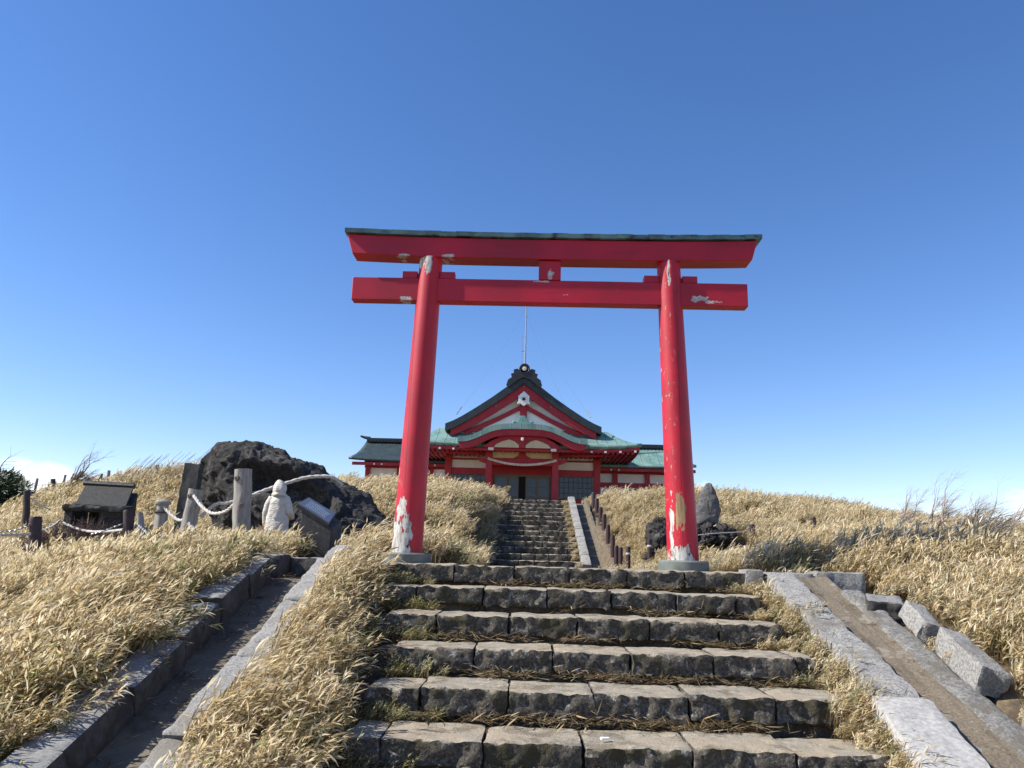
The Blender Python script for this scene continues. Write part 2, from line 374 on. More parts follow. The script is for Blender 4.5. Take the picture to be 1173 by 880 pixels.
# ------------------------------------------------------------------ terrain
SL = 0.327; Y0 = 7.69; RISE = 0.1914; RUN = RISE / SL
def plane(y): return SL * (np.minimum(y, Y0) - Y0)
ctrl = []
def C(x, y, z): ctrl.append((x, y, z))
def CP(px, py, y, g=.30):
    p = at(px, py, y); C(p.x, p.y, p.z - g)
for x in (-1.5, .3, 2):
    for y, z in ((8.4, -.02), (11, -.1), (14, -.22), (18, -.22)): C(x, y, z)
for x, y, z in ((-3.1, 9, -.12), (-5, 11, -.22), (-4, 13, -.08), (-3, 15, .0), (-7, 9, -.62), (-9, 12, -.66), (-10.5, 15, -.50), (-7, 14, -.28), (-4.6, 8.3, -.34), (-7, 7, -.9), (-5, 6.6, -.66),
                (-3.1, 7.7, -.12), (-3.1, 5, -.98), (-3.1, 2.5, -1.78), (-5, 4.6, -1.25), (-6, 2.5, -1.9), (-9, 5, -1.5), (-10, 2, -2), (-14, 8, -1.3), (-14, 12, -.95), (-3, -3, -3.0), (-10, -4, -3.6), (4, -3, -3.0), (10, -4, -3.4), (0, -8, -3.4),
                (-11.4, 20, .0), (-17, 22, .2), (-8, 18, .15), (-6, 17.5, .1), (-4.5, 19.5, .9), (-3.2, 18, .10), (-2.9, 16.6, -.08), (-1.9, 18.2, .1), (-2, 20, .7), (-2, 22.5, 1.55), (-4, 22.5, 1.72), (-6, 23.5, 1.72), (-9, 26, 1.75),
                (-4, 29, 2.1), (-2.2, 28.5, 2.05), (-9, 31, 2.1), (-13, 36, 2.3), (-25, 40, 2.2), (-40, 30, 1.0), (-30, 15, -1.5),
                (2.5, 17, -.24), (4, 15.5, -.10), (2.7, 20, .15), (3.2, 22, .85), (3.7, 24, 1.85), (2.6, 25, 1.3), (5.5, 25, 1.85), (8, 25.5, 1.7), (4.0, 18, .42), (5.2, 18, .5), (7.4, 22, 1.2), (3.0, 28.5, 2.05), (8, 31, 2.0), (12, 36, 1.8),
                (10.2, 25, 1.25), (13, 24, 1.05), (20, 25, .5), (30, 30, -1),
                (4.5, 9.0, .24), (4.0, 8.7, .12), (3.4, 8.6, .04), (2.9, 8.5, -.10), (5.2, 8.3, -.10), (6.0, 9.2, -.12), (7.2, 10, -.25), (5.5, 12, .18), (8, 12, .05), (3.2, 10.5, -.12), (4.0, 11, .08), (4.3, 6.5, -.38), (4.0, 5, -.85), (5.4, 5, -.55), (8, 8, -.3), (14, 12, -.3), (3.7, 8.2, -.05), (6.6, 6.6, -.12), (4, 3, -1.45), (7, 3, -1.2),
                (4.3, 13.5, -.08), (5.6, 15, .05), (8, 17.5, .3), (12, 18, .2), (18, 14, -.5), (25, 8, -2), (2.4, 11, -.32), (2.6, 14, -.36), (0, 45, 2.1), (-10, 45, 2.1), (10, 45, 2.0), (0, 36, 2.1), (5, 36, 2.1), (-5, 36, 2.1)):
    C(x, y, z)
for a in ((0, 585, 30), (50, 566, 31), (100, 556, 31), (150, 548, 29), (190, 542, 27), (222, 537, 26), (0, 606, 20), (60, 590, 23)): CP(*a)
ctrl = np.array(ctrl)
def tps(r2): return np.where(r2 > 1e-12, r2 * np.log(np.maximum(r2, 1e-12)), 0)
_X = ctrl[:, :2]; _n = len(ctrl)
_K = tps(((_X[:, None] - _X[None]) ** 2).sum(-1)); _K += np.eye(_n) * 0.15
_A = np.zeros((_n + 3, _n + 3)); _A[:_n, :_n] = _K; _A[:_n, _n] = 1; _A[:_n, _n + 1:] = _X; _A[_n, :_n] = 1; _A[_n + 1:, :_n] = _X.T
_w = np.linalg.solve(_A, np.concatenate([ctrl[:, 2], np.zeros(3)]))
US_Y0, US_Y1, US_N, US_R, US_Z = 20.5, 28.2, 13, 0.174, -.20      # the upper flight
def ground(x, y):
    x = np.asarray(x, float); y = np.asarray(y, float); sh = x.shape; x = x.ravel(); y = y.ravel()
    xc = np.clip(x, -42, 32); yc = np.clip(y, -9, 48)
    z = np.empty_like(x)
    for i in range(0, len(x), 20000):
        s = slice(i, i + 20000)
        d2 = (xc[s, None] - _X[None, :, 0]) ** 2 + (yc[s, None] - _X[None, :, 1]) ** 2
        z[s] = tps(d2) @ _w[:_n] + _w[_n] + _w[_n + 1] * xc[s] + _w[_n + 2] * yc[s]
    z += 0.05 * np.sin(x * 1.9 + 1) * np.sin(y * 1.3) * sstep(1, 4, np.abs(x))
    # shrine terrace
    k = sstep(28.2, 29.6, y) * (1 - sstep(11, 14, np.abs(x))) * (1 - sstep(52, 58, y)); z = z * (1 - k) + 2.06 * k
    # outcrop of the far side: the mountain falls away
    far = np.maximum(np.maximum(np.abs(x) - 34, y - 56), -y - 9); z -= np.maximum(far, 0) * .35
    # lower flight and its two gutters
    k = sstep(-2.88, -2.72, x) * (1 - sstep(3.02, 3.2, x)) * (1 - sstep(8.15, 8.45, y))
    z = z * (1 - k) + (plane(y) - .42) * k
    # planted strip between the left gutter and the flight
    k = sstep(-1.88, -1.80, x) * (1 - sstep(-.30, .10, x - (-1.62 + .14 * (7.9 - y)))) * (1 - sstep(8.0, 8.3, y))
    z = z * (1 - k) + (plane(y) - .02) * k
    # landing under the gate
    k = sstep(-1.75, -1.4, x) * (1 - sstep(2.2, 2.5, x)) * sstep(7.9, 8.0, y) * (1 - sstep(20.0, 20.4, y)); z = z * (1 - k) + (-.03 - .25 * sstep(8.4, 13, y)) * k
    # cut for the upper flight
    k = sstep(-1.75, -1.55, x) * (1 - sstep(2.02, 2.3, x)) * sstep(19.6, 20.0, y) * (1 - sstep(28.2, 28.7, y))
    zz = np.clip((y - US_Y0) / (US_Y1 - US_Y0), 0, 1) * US_N * US_R - .24 + US_Z
    z = z * (1 - k) + zz * k
    # foot of the bollard row on the right of the upper flight
    k = sstep(1.95, 2.15, x) * (1 - sstep(2.55, 3.1, x)) * sstep(15.5, 17, y) * (1 - sstep(28, 29, y))
    z = z * (1 - k) + np.interp(y, [16, 17.2, 19.3, 20.6, 22.4, 23.6, 24.8, 26.4, 27.6, 29], [-.24, -.22, -.12, .12, .50, .92, 1.10, 1.45, 1.75, 2.0]) * k
    return z.reshape(sh)
def gz(x, y): return float(ground(np.array([x]), np.array([y]))[0])
def axis(segs):
    out = []
    for a, b, st in segs:
        n = max(1, int(round((b - a) / st))); out += [a + (b - a) * i / n for i in range(n)]
    return np.array(out + [segs[-1][1]])
gx = axis([(-1200, -300, 150), (-300, -60, 30), (-60, -20, 2), (-20, -8, .5), (-8, -3.2, .2), (-3.2, 3.6, .085), (3.6, 9, .2), (9, 20, .5), (20, 60, 2), (60, 300, 30), (300, 1200, 150)])
gy = axis([(-1200, -200, 125), (-200, -12, 18), (-12, 1, 1), (1, 9.5, .1), (9.5, 19, .25), (19, 30, .2), (30, 60, .8), (60, 300, 24), (300, 1400, 150)])
XX, YY = np.meshgrid(gx, gy); ZZ = ground(XX, YY)
me = bpy.data.meshes.new('ground')
nx, ny = len(gx), len(gy)
ii = (np.arange(ny - 1)[:, None] * nx + np.arange(nx - 1)[None]).ravel()
me.from_pydata(np.stack([XX.ravel(), YY.ravel(), ZZ.ravel()], 1).tolist(), [], np.stack([ii, ii + 1, ii + nx + 1, ii + nx], 1).tolist())
tag(link('ground', me, M['soil'], smooth=180), None, None, None, 'structure')

# ------------------------------------------------------------------ lower flight of steps
stairs = thing('stone_stairs', 'wide flight of rough dark stone steps climbing to the red gate, in the foreground', 'stairs', (.35, 5.6, -.7))
STEPPX = [  # joints along the front edge of each step as measured on the photo (x, ... ; y)
    ([434, 521, 589.5, 653, 719.6, 785, 856], 651), ([434, 478, 554, 627.5, 701, 776, 844, 872], 676), ([445, 500.7, 584.6, 662, 745, 825, 897], 708),
    ([448, 543.7, 634.5, 723, 818, 913, 937], 748), ([420, 482, 583, 681, 791, 890, 978], 791), ([392, 435, 554, 670, 795, 913, 1043], 853), ([330, 470, 610, 740, 880, 1010, 1110], 930)]
STEPX = [[at(px, py, Y0 - i * RUN).x for px in xs] for i, (xs, py) in enumerate(STEPPX)]
for i, xs in enumerate(STEPX):
    mb = MB(); yf = Y0 - i * RUN; zt = -i * RISE
    for j in range(len(xs) - 1):
        g = .006 + .010 * random.random()
        w = xs[j + 1] - xs[j] - g; dep = .47 + random.uniform(-.03, .03); hh = .160 + random.uniform(-.012, .010)
        st = .026 if i > 1 else .035
        vs, fs = stone((w, dep, hh), i * 13 + j, st, .012, .010, .027, 12)
        T = Matrix.Translation((xs[j] + w / 2, yf + dep / 2 + random.uniform(-.012, .012), zt - hh / 2 + random.uniform(-.008, .004))) @ Matrix.Rotation(random.uniform(-.015, .015), 4, 'Z') @ Matrix.Rotation(random.uniform(-.010, .010), 4, 'Y')
        mb.add(vs, fs, T)
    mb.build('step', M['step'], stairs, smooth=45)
    # packed earth and small stones under and behind the course
    sb = MB(); nx_ = 90; ny_ = 7
    ya, yb = yf + .06, yf + RUN + .10
    vs = [(xs[0] - .15 + (xs[-1] + .15 - xs[0] + .15) * a / nx_, ya + (yb - ya) * b / ny_, 0) for b in range(ny_ + 1) for a in range(nx_ + 1)]
    vs = [(x, y, zt - .048 + .025 * fb((x, y * 1.5, i), 7) - (.10 if b < 1 else 0)) for (x, y, _), b in zip(vs, [b for b in range(ny_ + 1) for a in range(nx_ + 1)])]
    vs = [(x, y + (.03 * fb((x, i, 3), 5) if k <= nx_ else 0), z - (.14 if k <= nx_ else 0)) for k, (x, y, z) in enumerate(vs)]
    fs = [(b * (nx_ + 1) + a, b * (nx_ + 1) + a + 1, (b + 1) * (nx_ + 1) + a + 1, (b + 1) * (nx_ + 1) + a) for b in range(ny_) for a in range(nx_)]
    sb.add(vs, fs)
    sb.build('packed_earth', M['soil'], stairs, smooth=60)
# loose stone offcuts wedged under the risers
chip = MB()
tag(MB().add(*stone((.055, .032, .016), 5, .010, .008, .006, .004), Matrix.Translation((at(693, 834, 4.90).x, 4.90, -5 * RISE + .012)) @ Matrix.Rotation(.3, 4, 'Z')).build('paper_scrap', M['white'], smooth=50), 'crumpled white paper scrap on the step tread', 'litter')

# ------------------------------------------------------------------ kerbs and gutters beside the flight
RA = math.atan(SL)
def ramp_frame(x, y, dz): return Matrix.Translation((x, y, plane(y) + dz)) @ Matrix.Rotation(RA, 4, 'X')
def kerb_run(root, x0, x1, ys, top, h, mat, seed, jx=.012, jz=.012):
    for k in range(len(ys) - 1):
        a, b = ys[k], ys[k + 1]; L_ = (b - a) / math.cos(RA) - .014
        vs, fs = stone((x1 - x0 + random.uniform(-.02, .02), L_, h), seed + k, .03, .018, .016, .02)
        ym = (a + b) / 2
        T = Matrix.Translation((random.uniform(-jx, jx), 0, random.uniform(-jz, jz))) @ ramp_frame((x0 + x1) / 2, ym, top) @ Matrix.Rotation(random.uniform(-.012, .012), 4, 'Z') @ Matrix.Translation((0, 0, -h / 2))
        mb = MB(); mb.add(vs, fs, T); mb.build('kerb_stone', mat, root, smooth=45)
lk = thing('stone_kerb', 'weathered grey stone kerb overhung by grass at the outer edge of the dark gutter', 'kerb', (-2.73, 5, -.8), 'stone kerbs beside the lower flight')
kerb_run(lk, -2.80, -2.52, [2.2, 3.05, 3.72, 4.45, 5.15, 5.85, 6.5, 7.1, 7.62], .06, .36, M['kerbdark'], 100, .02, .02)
lk2 = thing('stone_kerb', 'flat grey stone kerb between the dark gutter and the grassy strip beside the steps', 'kerb', (-2, 5, -.8), 'stone kerbs beside the lower flight')
kerb_run(lk2, -2.06, -1.74, [2.4, 3.6, 4.62, 5.6, 6.6, 7.6, 8.3], .05, .30, M['kerbgrey'], 120)
rk = thing('stone_kerb', 'pale granite kerb running down beside the right ends of the steps', 'kerb', (2.5, 5.5, -.6), 'stone kerbs beside the lower flight')
kerb_run(rk, 2.295, 2.565, [5.2, 6.08, 6.79, 7.58], .06, .30, M['kerb'], 140)
vs, fs = stone((.37, 1.34, .34), 155, .04, .02, .01, .02)
MB().add(vs, fs, ramp_frame(2.33, 4.56, .12) @ Matrix.Rotation(-.085, 4, 'Z') @ Matrix.Translation((0, 0, -.17))).build('kerb_stone', M['granite'], rk, smooth=45)
vs, fs = stone((.40, 1.3, .34), 158, .05, .02, .01, .02)
MB().add(vs, fs, ramp_frame(2.25, 3.2, .12) @ Matrix.Translation((0, 0, -.17))).build('kerb_stone', M['kerb'], rk, smooth=45)
tk = thing('stone_kerb', 'short pale granite kerb lying crosswise at the top of the sandy gutter', 'kerb', (2.9, 7.9, 0), 'stone kerbs beside the lower flight')
for x0, x1, sd, dz in ((2.12, 2.30, 161, .02), (2.33, 2.78, 162, 0), (2.80, 3.28, 163, .02)):
    vs, fs = stone((x1 - x0, .27, .23), sd, .035, .016, .008, .012)
    MB().add(vs, fs, Matrix.Translation(((x0 + x1) / 2, 7.80, -.105 + dz)) @ Matrix.Rotation(random.uniform(-.02, .02), 4, 'Z')).build('kerb_stone', M['kerb'], tk, smooth=45)
tk2 = thing('stone_kerb', 'dark stone slabs closing the top end of the shadowed gutter', 'kerb', (-2.5, 8.1, 0), 'stone kerbs beside the lower flight')
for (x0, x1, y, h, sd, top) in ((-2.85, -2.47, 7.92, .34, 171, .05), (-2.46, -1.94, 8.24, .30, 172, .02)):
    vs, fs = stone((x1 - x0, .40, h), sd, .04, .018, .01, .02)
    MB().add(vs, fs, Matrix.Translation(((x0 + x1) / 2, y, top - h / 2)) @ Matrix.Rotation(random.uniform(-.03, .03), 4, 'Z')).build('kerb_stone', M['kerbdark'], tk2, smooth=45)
def gutter(name, x0, x1, ya, yb, dz, mat, lip=0.0):
    n, m_ = 8, 60; mb = MB(); vs = []
    for b in range(m_ + 1):
        for a in range(n + 1):
            x = x0 + (x1 - x0) * a / n; y = ya + (yb - ya) * b / m_
            vs.append((x, y, plane(y) + dz + .012 * fb((x, y, 9), 4) - lip * math.sin(math.pi * a / n)))
    mb.add(vs, [(b * (n + 1) + a, b * (n + 1) + a + 1, (b + 1) * (n + 1) + a + 1, (b + 1) * (n + 1) + a) for b in range(m_) for a in range(n)])
    return tag(mb.build(name, mat, smooth=60), None, None, None, 'structure')
gutter('gutter_floor', -2.58, -2.0, 2.0, 8.2, -.17, M['concrete'], .01)
gutter('gutter_floor', 2.5, 2.90, 2.0, 7.75, .0, M['gutter'], .02)
mb = MB(); n_ = 150; w_ = 9
for b in range(n_ + 1):
    y = 3.0 + (7.25 - 3.0) * b / n_; z = plane(y); x0, x1 = 2.865 + .012 * fb((3, y, 2), 3), 3.065 + .03 * fb((0, y, 2), 2.5)
    mb.v.append((x0 - .01, y, z - .06))
    for a in range(w_):
        t = a / (w_ - 1); x = x0 + (x1 - x0) * t; mb.v.append((x, y, z + .022 - .018 * abs(2 * t - 1) ** 4 + .016 * fb((x, y, 4), 9, 5)))
    mb.v.append((x1 + .03, y, z - .12))
W_ = w_ + 2
mb.f = [(b * W_ + a, b * W_ + a + 1, b * W_ + a + 1 + W_, b * W_ + a + W_) for b in range(n_) for a in range(W_ - 1)]
tag(mb.build('gutter_edging', M['edging'], smooth=50), 'rough pale concrete edging along the outer side of the sandy gutter', 'edging')

def loose(name, label, c, d, rot, seed, mat):
    vs, fs = stone(d, seed, .022, .010, .012, .035)
    T = Matrix.Rotation(rot[2], 4, 'Z') @ Matrix.Rotation(rot[0], 4, 'X') @ Matrix.Rotation(rot[1], 4, 'Y')
    mb = MB(); mb.add(vs, fs, T)
    return tag(mb.build(name, mat, smooth=45, loc=c), label, 'stone block', 'loose stone blocks by the sandy gutter')
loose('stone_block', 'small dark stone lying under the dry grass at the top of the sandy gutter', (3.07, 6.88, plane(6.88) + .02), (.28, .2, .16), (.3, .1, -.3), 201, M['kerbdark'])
loose('stone_block', 'tilted yellowish granite block between the small dark stone and the biggest loose block', (3.19, 6.50, plane(6.50) + .06), (.15, .42, .16), (RA + .05, .35, -.12), 202, M['kerb'])
loose('stone_block', 'largest loose granite block, white with a dark broken front end, beside the sandy gutter', (3.165, 5.80, plane(5.80) + .07), (.18, .66, .20), (RA, .25, -.10), 203, M['kerb'])
loose('stone_block', 'granite block cut off by the right edge of the photo, below the largest loose block', (3.52, 5.0, plane(5.0) + .10), (.34, .7, .30), (RA, .15, -.06), 204, M['kerb'])
loose('stone_block', 'flat stone lying close against the edging in front of the largest loose block', (3.24, 4.95, plane(4.95) - .02), (.25, .45, .16), (RA, .05, .1), 205, M['kerb'])

# ------------------------------------------------------------------ torii gate
PXL, PXR, TY = -1.29, 1.63, 8.22
PH_TOP, LEAN, R0, R1 = 3.405, .098, .163, .131
torii = thing('torii_gate', 'tall red torii gate with peeling paint at the top of the stone steps', 'torii', ((PXL + PXR) / 2, TY, 0))
def lathe(prof, n=40, M_=None):
    mb = MB(); vs = []; fs = []
    for r, z in prof: vs += [(r * math.cos(2 * math.pi * k / n), r * math.sin(2 * math.pi * k / n), z) for k in range(n)]
    for i in range(len(prof) - 1):
        for k in range(n): fs.append((i * n + k, i * n + (k + 1) % n, (i + 1) * n + (k + 1) % n, (i + 1) * n + k))
    fs.append(tuple(range(n))[::-1]); fs.append(tuple((len(prof) - 1) * n + k for k in range(n)))
    mb.add(vs, fs, M_); return mb
for px, sg, pm in ((PXL, 1, pillar_mat('worn_red_pillar_a', 1, ((-.05, .22, .13, .36, 'p'), (-.06, .55, .05, .15, 'p'), (-.13, .95, .03, .06, 'wood'), (.0, 3.42, .14, .15, 'p'), (.09, 3.35, .06, .18, 'p')))),
                   (PXR, -1, pillar_mat('worn_red_pillar_b', 2, ((-.05, .08, .15, .20, 'p'), (-.135, .42, .022, .42, 'p'), (-.045, .60, .052, .30, 'wood'), (-.12, 3.3, .02, .25, 'p'), (.05, .0, .14, .06, 'p'))))):
    seg = 24; prof = [(R0 + (R1 - R0) * t / seg, .10 + (PH_TOP - .10) * t / seg) for t in range(seg + 1)]
    mb = lathe(prof, 48)
    # lean inwards: shear with height, mesh kept around its own foot so the paint sits on the post
    o = mb.build('pillar', pm, None, smooth=60)
    for v in o.data.vertices: v.co.x += sg * LEAN * (v.co.z / PH_TOP)
    o.parent = torii; o.matrix_parent_inverse = Matrix.Translation(-torii.location); o.location = (px, TY, 0)
    pb = lathe([(.255, -.06), (.26, -.05), (.26, .085), (.245, .10), (.12, .102)], 40, Matrix.Translation((px, TY, 0)))
    pb.build('plinth', M['plinth'], torii, smooth=40)
cx = (PXL + PXR) / 2
def beam(name, x0a, x1a, x0b, x1b, zb, zt, ya, yb, mat, rise=0.0, bevel=.008):
    """long beam: bottom edge x0a..x1a, top edge x0b..x1b, ends lifted by rise"""
    n = 24; mb = MB()
    for i in range(n + 1):
        t = i / n; u = abs(2 * t - 1) ** 3 * rise
        xb_, xt_ = x0a + (x1a - x0a) * t, x0b + (x1b - x0b) * t
        mb.v += [(xb_, ya, zb + u), (xb_, yb, zb + u), (xt_, yb, zt + u), (xt_, ya, zt + u)]
    for i in range(n):
        for k in range(4): mb.f.append((i * 4 + k, i * 4 + (k + 1) % 4, i * 4 + 4 + (k + 1) % 4, i * 4 + 4 + k))
    mb.f += [(0, 1, 2, 3), (n * 4 + 3, n * 4 + 2, n * 4 + 1, n * 4)]
    return mb.build(name, mat, torii, bevel=bevel)
def worn(name, spots):
    m, nt, b = new_mat(name); n = NT(nt); v = n.coord(); x, y, z = n.sep(v)
    col = n.mix(n.ramp(n.noise(v, 1.6, 5), .3, .7), RED, (.33, .0045, .019)); ns = n.noise(v, 13, 6, .65); tot = None
    for (sx, sz, rx, rz) in spots:
        dx = n.math('MULTIPLY', n.math('SUBTRACT', x, sx), 1 / rx); dz = n.math('MULTIPLY', n.math('SUBTRACT', z, sz), 1 / rz)
        d = n.math('ADD', n.math('SUBTRACT', 1.0, n.math('ADD', n.math('MULTIPLY', dx, dx), n.math('MULTIPLY', dz, dz))), n.math('MULTIPLY', n.math('SUBTRACT', ns, .5), 4.2))
        k = n.ramp(d, .62, .70); tot = k if tot is None else n.math('MAXIMUM', tot, k)
    col = n.mix(tot, col, n.mix(n.ramp(n.noise(v, 26), .4, .6), (.62, .60, .57), (.40, .38, .36)))
    col = n.mix(n.math('MULTIPLY', n.ramp(n.noise(n.mapv(v, (.12, 1, 1)), 12, 6, .65), .5, .72), .45), col, (.20, .004, .012))
    n.L.new(col, b.inputs['Base Color']); n.set(b.inputs['Roughness'], n.ramp(tot, 0, 1, .5, .85))
    n.L.new(n.bump(n.noise(n.mapv(v, (.3, 1, 1)), 20), .12, .006), b.inputs['Normal']); return m
def tz(py, x=620, y=TY - .15): return at(x, py, y).z
beam('top_beam', -2.085, 2.45, -2.16, 2.52, PH_TOP - .015, PH_TOP + .222, TY - .125, TY + .125, worn('worn_red_beam_top', ((-1.0, 3.41, .12, .03), (-1.5, 3.41, .1, .02))), .03)
# copper roof on the beam: a low ridge of overlapping sheets
n = 26; cap = MB()
for i in range(n):
    t0, t1 = i / n, (i + 1) / n
    x0, x1 = -2.18 + 4.73 * t0, -2.18 + 4.73 * t1 + .012
    u = lambda t: abs(2 * t - 1) ** 3 * .03
    zb = PH_TOP + .227; dz = .004 * (i % 2) + random.uniform(0, .004)
    o0 = len(cap.v)
    for x, t in ((x0, t0), (x1, t1)):
        cap.v += [(x, TY - .165, zb + u(t) + dz), (x, TY - .17, zb + .05 + u(t) + dz), (x, TY, zb + .105 + u(t) + dz), (x, TY + .17, zb + .05 + u(t) + dz), (x, TY + .165, zb + u(t) + dz)]
    for k in range(5): cap.f.append((o0 + k, o0 + (k + 1) % 5, o0 + 5 + (k + 1) % 5, o0 + 5 + k))
    cap.f += [(o0, o0 + 1, o0 + 2, o0 + 3, o0 + 4), (o0 + 9, o0 + 8, o0 + 7, o0 + 6, o0 + 5)]
cap.build('copper_cap', simple('torii_copper', (.10, .21, .20), (.045, .085, .09), 5, .5, .15, 20, (.02, .03, .035), 6, .55), torii)
NB, NTP = 2.885, 3.155
beam('tie_beam', -2.07, 2.40, -2.07, 2.40, NB, NTP, TY - .075, TY + .075, worn('worn_red_beam_low', ((.36, 2.98, .04, .03), (1.86, 2.97, .12, .06), (2.0, 2.93, .16, .03), (-1.45, 2.90, .1, .05), (.12, 3.14, .16, .018))), 0)
MB().span(cx - .12, cx + .13, TY - .09, TY + .09, NTP + .002, PH_TOP - .022).build('centre_strut', worn('worn_red_strut', ((cx + .02, 3.21, .05, .09),)), torii, bevel=.006)
for px, sg in ((PXL, 1), (PXR, -1)):
    xx = px + sg * LEAN * .87
    for s in (-1, 1):
        MB().span(xx + s * .13, xx + s * .30, TY - .062, TY + .062, NTP + .002, NTP + .085).build('wedge', M['red'], torii, bevel=.006)

# ------------------------------------------------------------------ upper flight to the shrine
up = thing('stone_stairs', 'narrow distant flight of mossy stone steps leading up to the shrine doors', 'stairs', (-.1, 24, 0))
urun = (US_Y1 - US_Y0) / US_N
for i in range(US_N):
    y = US_Y0 + i * urun; zt = US_Z + (i + 1) * US_R; mb = MB(); x = -1.62; j = 0
    while x < 1.40:
        w = min(random.uniform(.36, .62), 1.42 - x); 
        if 1.42 - (x + w) < .2: w = 1.42 - x
        vs, fs = stone((w - .012, .42, US_R - .02), 300 + i * 17 + j, .05, .016, .012, .035)
        mb.add(vs, fs, Matrix.Translation((x + w / 2, y + .21 + random.uniform(-.02, .02), zt - US_R / 2 + .01 + random.uniform(-.008, .008)))); x += w; j += 1
    mb.span(-1.62, 1.42, y + .05, y + urun + .1, zt - US_R - .10, zt - .035)
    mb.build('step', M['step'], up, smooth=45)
uk = thing('stone_kerb', 'straight pale kerb climbing beside the right edge of the distant steps', 'kerb', (1.55, 24, 1))
n_ = 9
for k in range(n_):
    ya, yb = 20.3 + (28.3 - 20.3) * k / n_, 20.3 + (28.3 - 20.3) * (k + 1) / n_
    sl = US_N * US_R / (US_Y1 - US_Y0); zm = ((ya + yb) / 2 - US_Y0) * sl + .14 + US_Z
    vs, fs = stone((.24, (yb - ya) * 1.035 - .015, .36), 500 + k, .06, .02, .008, .01)
    MB().add(vs, fs, Matrix.Translation((1.53, (ya + yb) / 2, zm - .14)) @ Matrix.Rotation(math.atan(sl), 4, 'X')).build('kerb_stone', M['kerb'], uk, smooth=45)
mb = MB(); n_ = 40; sl = US_N * US_R / (US_Y1 - US_Y0)
for b in range(n_ + 1):
    y = 19.8 + 8.6 * b / n_; z = (y - US_Y0) * sl + US_Z
    mb.v += [(1.60, y, z - .12), (1.8, y, z - .13), (2.02, y, z - .12), (2.06, y, z + .05 + .03 * fb((1, y, 3), 1)), (2.13 + .03 * fb((1, y, 7), 2), y, z + .05), (2.2, y, z - .2)]
mb.f = [(b * 6 + a, b * 6 + a + 1, b * 6 + a + 7, b * 6 + a + 6) for b in range(n_) for a in range(5)]
tag(mb.build('gutter_floor', M['concrete'], smooth=35), None, None, None, 'structure')

# ------------------------------------------------------------------ shrine
XC = -.38
shrine = thing('shrine_building', 'red and white wooden shrine with green copper roofs at the top of the hill', 'shrine', (XC, 40, 2.06))
def sp(name, mb, m, parent=None, smooth=None, bevel=0.0, label=None):
    o = mb.build(name, M[m] if isinstance(m, str) else m, parent or shrine, smooth, bevel)
    if label: o['label'] = label
    return o
def bx(x0, x1, y0, y1, z0, z1): return MB().span(XC + x0, XC + x1, y0, y1, z0, z1)
sp('foundation', bx(-8.6, 8.6, 37.4, 46, 1.6, 2.30), 'plinth')
sp('wall', bx(-3.75, 3.75, 38.05, 45, 2.30, 5.3), 'white')
for s in (-1, 1):
    sp('porch_column', bx(s * 1.57 - .15, s * 1.57 + .15, 35.85, 36.15, 1.9, 4.92), 'wred', bevel=.02)
    sp('column_foot', bx(s * 1.57 - .2, s * 1.57 + .2, 35.8, 36.2, 1.8, 2.2), 'plinth', bevel=.02)
    sp('bracket_cap', bx(s * 1.57 - .13, s * 1.57 + .13, 35.74, 35.84, 4.92, 5.04), 'white', bevel=.02)
    for q in (3.71, 1.62):
        sp('wall_column', bx(s * q - .17, s * q + .17, 37.9, 38.2, 2.2, 5.25), 'wred', bevel=.02)
    sp('bracket_cap', bx(s * 3.71 - .13, s * 3.71 + .13, 37.62, 37.88, 4.98, 5.16), 'cream', bevel=.02)
    a, b = sorted((s * 1.62 + s * .175, s * 3.71 - s * .175))
    for z0, z1 in ((5.04, 5.3), (4.70, 4.78), (3.98, 4.30), (2.55, 2.86)):
        sp('beam', bx(a, b, 37.97, 38.12, z0, z1), 'wred')
    # brace nosing beside the porch column
    sp('beam_nosing', MB().prism([(XC + s * 1.72, 4.55), (XC + s * 2.15, 4.62), (XC + s * 2.05, 4.42), (XC + s * 1.72, 4.30)][::s], 35.94, 36.06), 'wred')
    # lattice window
    w = sp('window', bx(a + .05, b - .05, 38.0, 38.06, 2.87, 3.97), 'glass', label=None)
    lat = MB(); nn = 7
    for k in range(nn + 1):
        x = a + .06 + (b - a - .12) * k / nn; lat.span(XC + x - .018, XC + x + .018, 37.965, 37.99, 2.87, 3.97)
    for k in range(5):
        z = 2.89 + 1.06 * k / 4; lat.span(XC + a + .05, XC + b - .05, 37.972, 37.996, z - .018, z + .018)
    sp('lattice', lat, simple('dark_lattice_wood', (.075, .075, .08), (.05, .05, .055), 6, .6), w)
sp('beam', bx(-1.42, 1.42, 35.92, 36.08, 4.90, 5.12), 'wred', bevel=.015)
sp('beam', bx(-1.42, 1.42, 35.9, 36.1, 4.24, 4.58), 'wred', bevel=.02)
sp('porch_panel', bx(-1.42, 1.42, 35.98, 36.02, 4.58, 4.90), 'cream')
sp('carved_strut', MB().prism([(XC - .42, 4.585), (XC + .42, 4.585), (XC + .18, 4.72), (XC + .13, 4.89), (XC - .13, 4.89), (XC - .18, 4.72)], 35.93, 35.97), 'wred')
sp('beam', bx(-1.45, 1.45, 37.92, 38.15, 4.02, 4.32), 'wred')
sp('porch_panel', bx(-1.45, 1.45, 37.99, 38.04, 4.32, 5.2), 'wred')
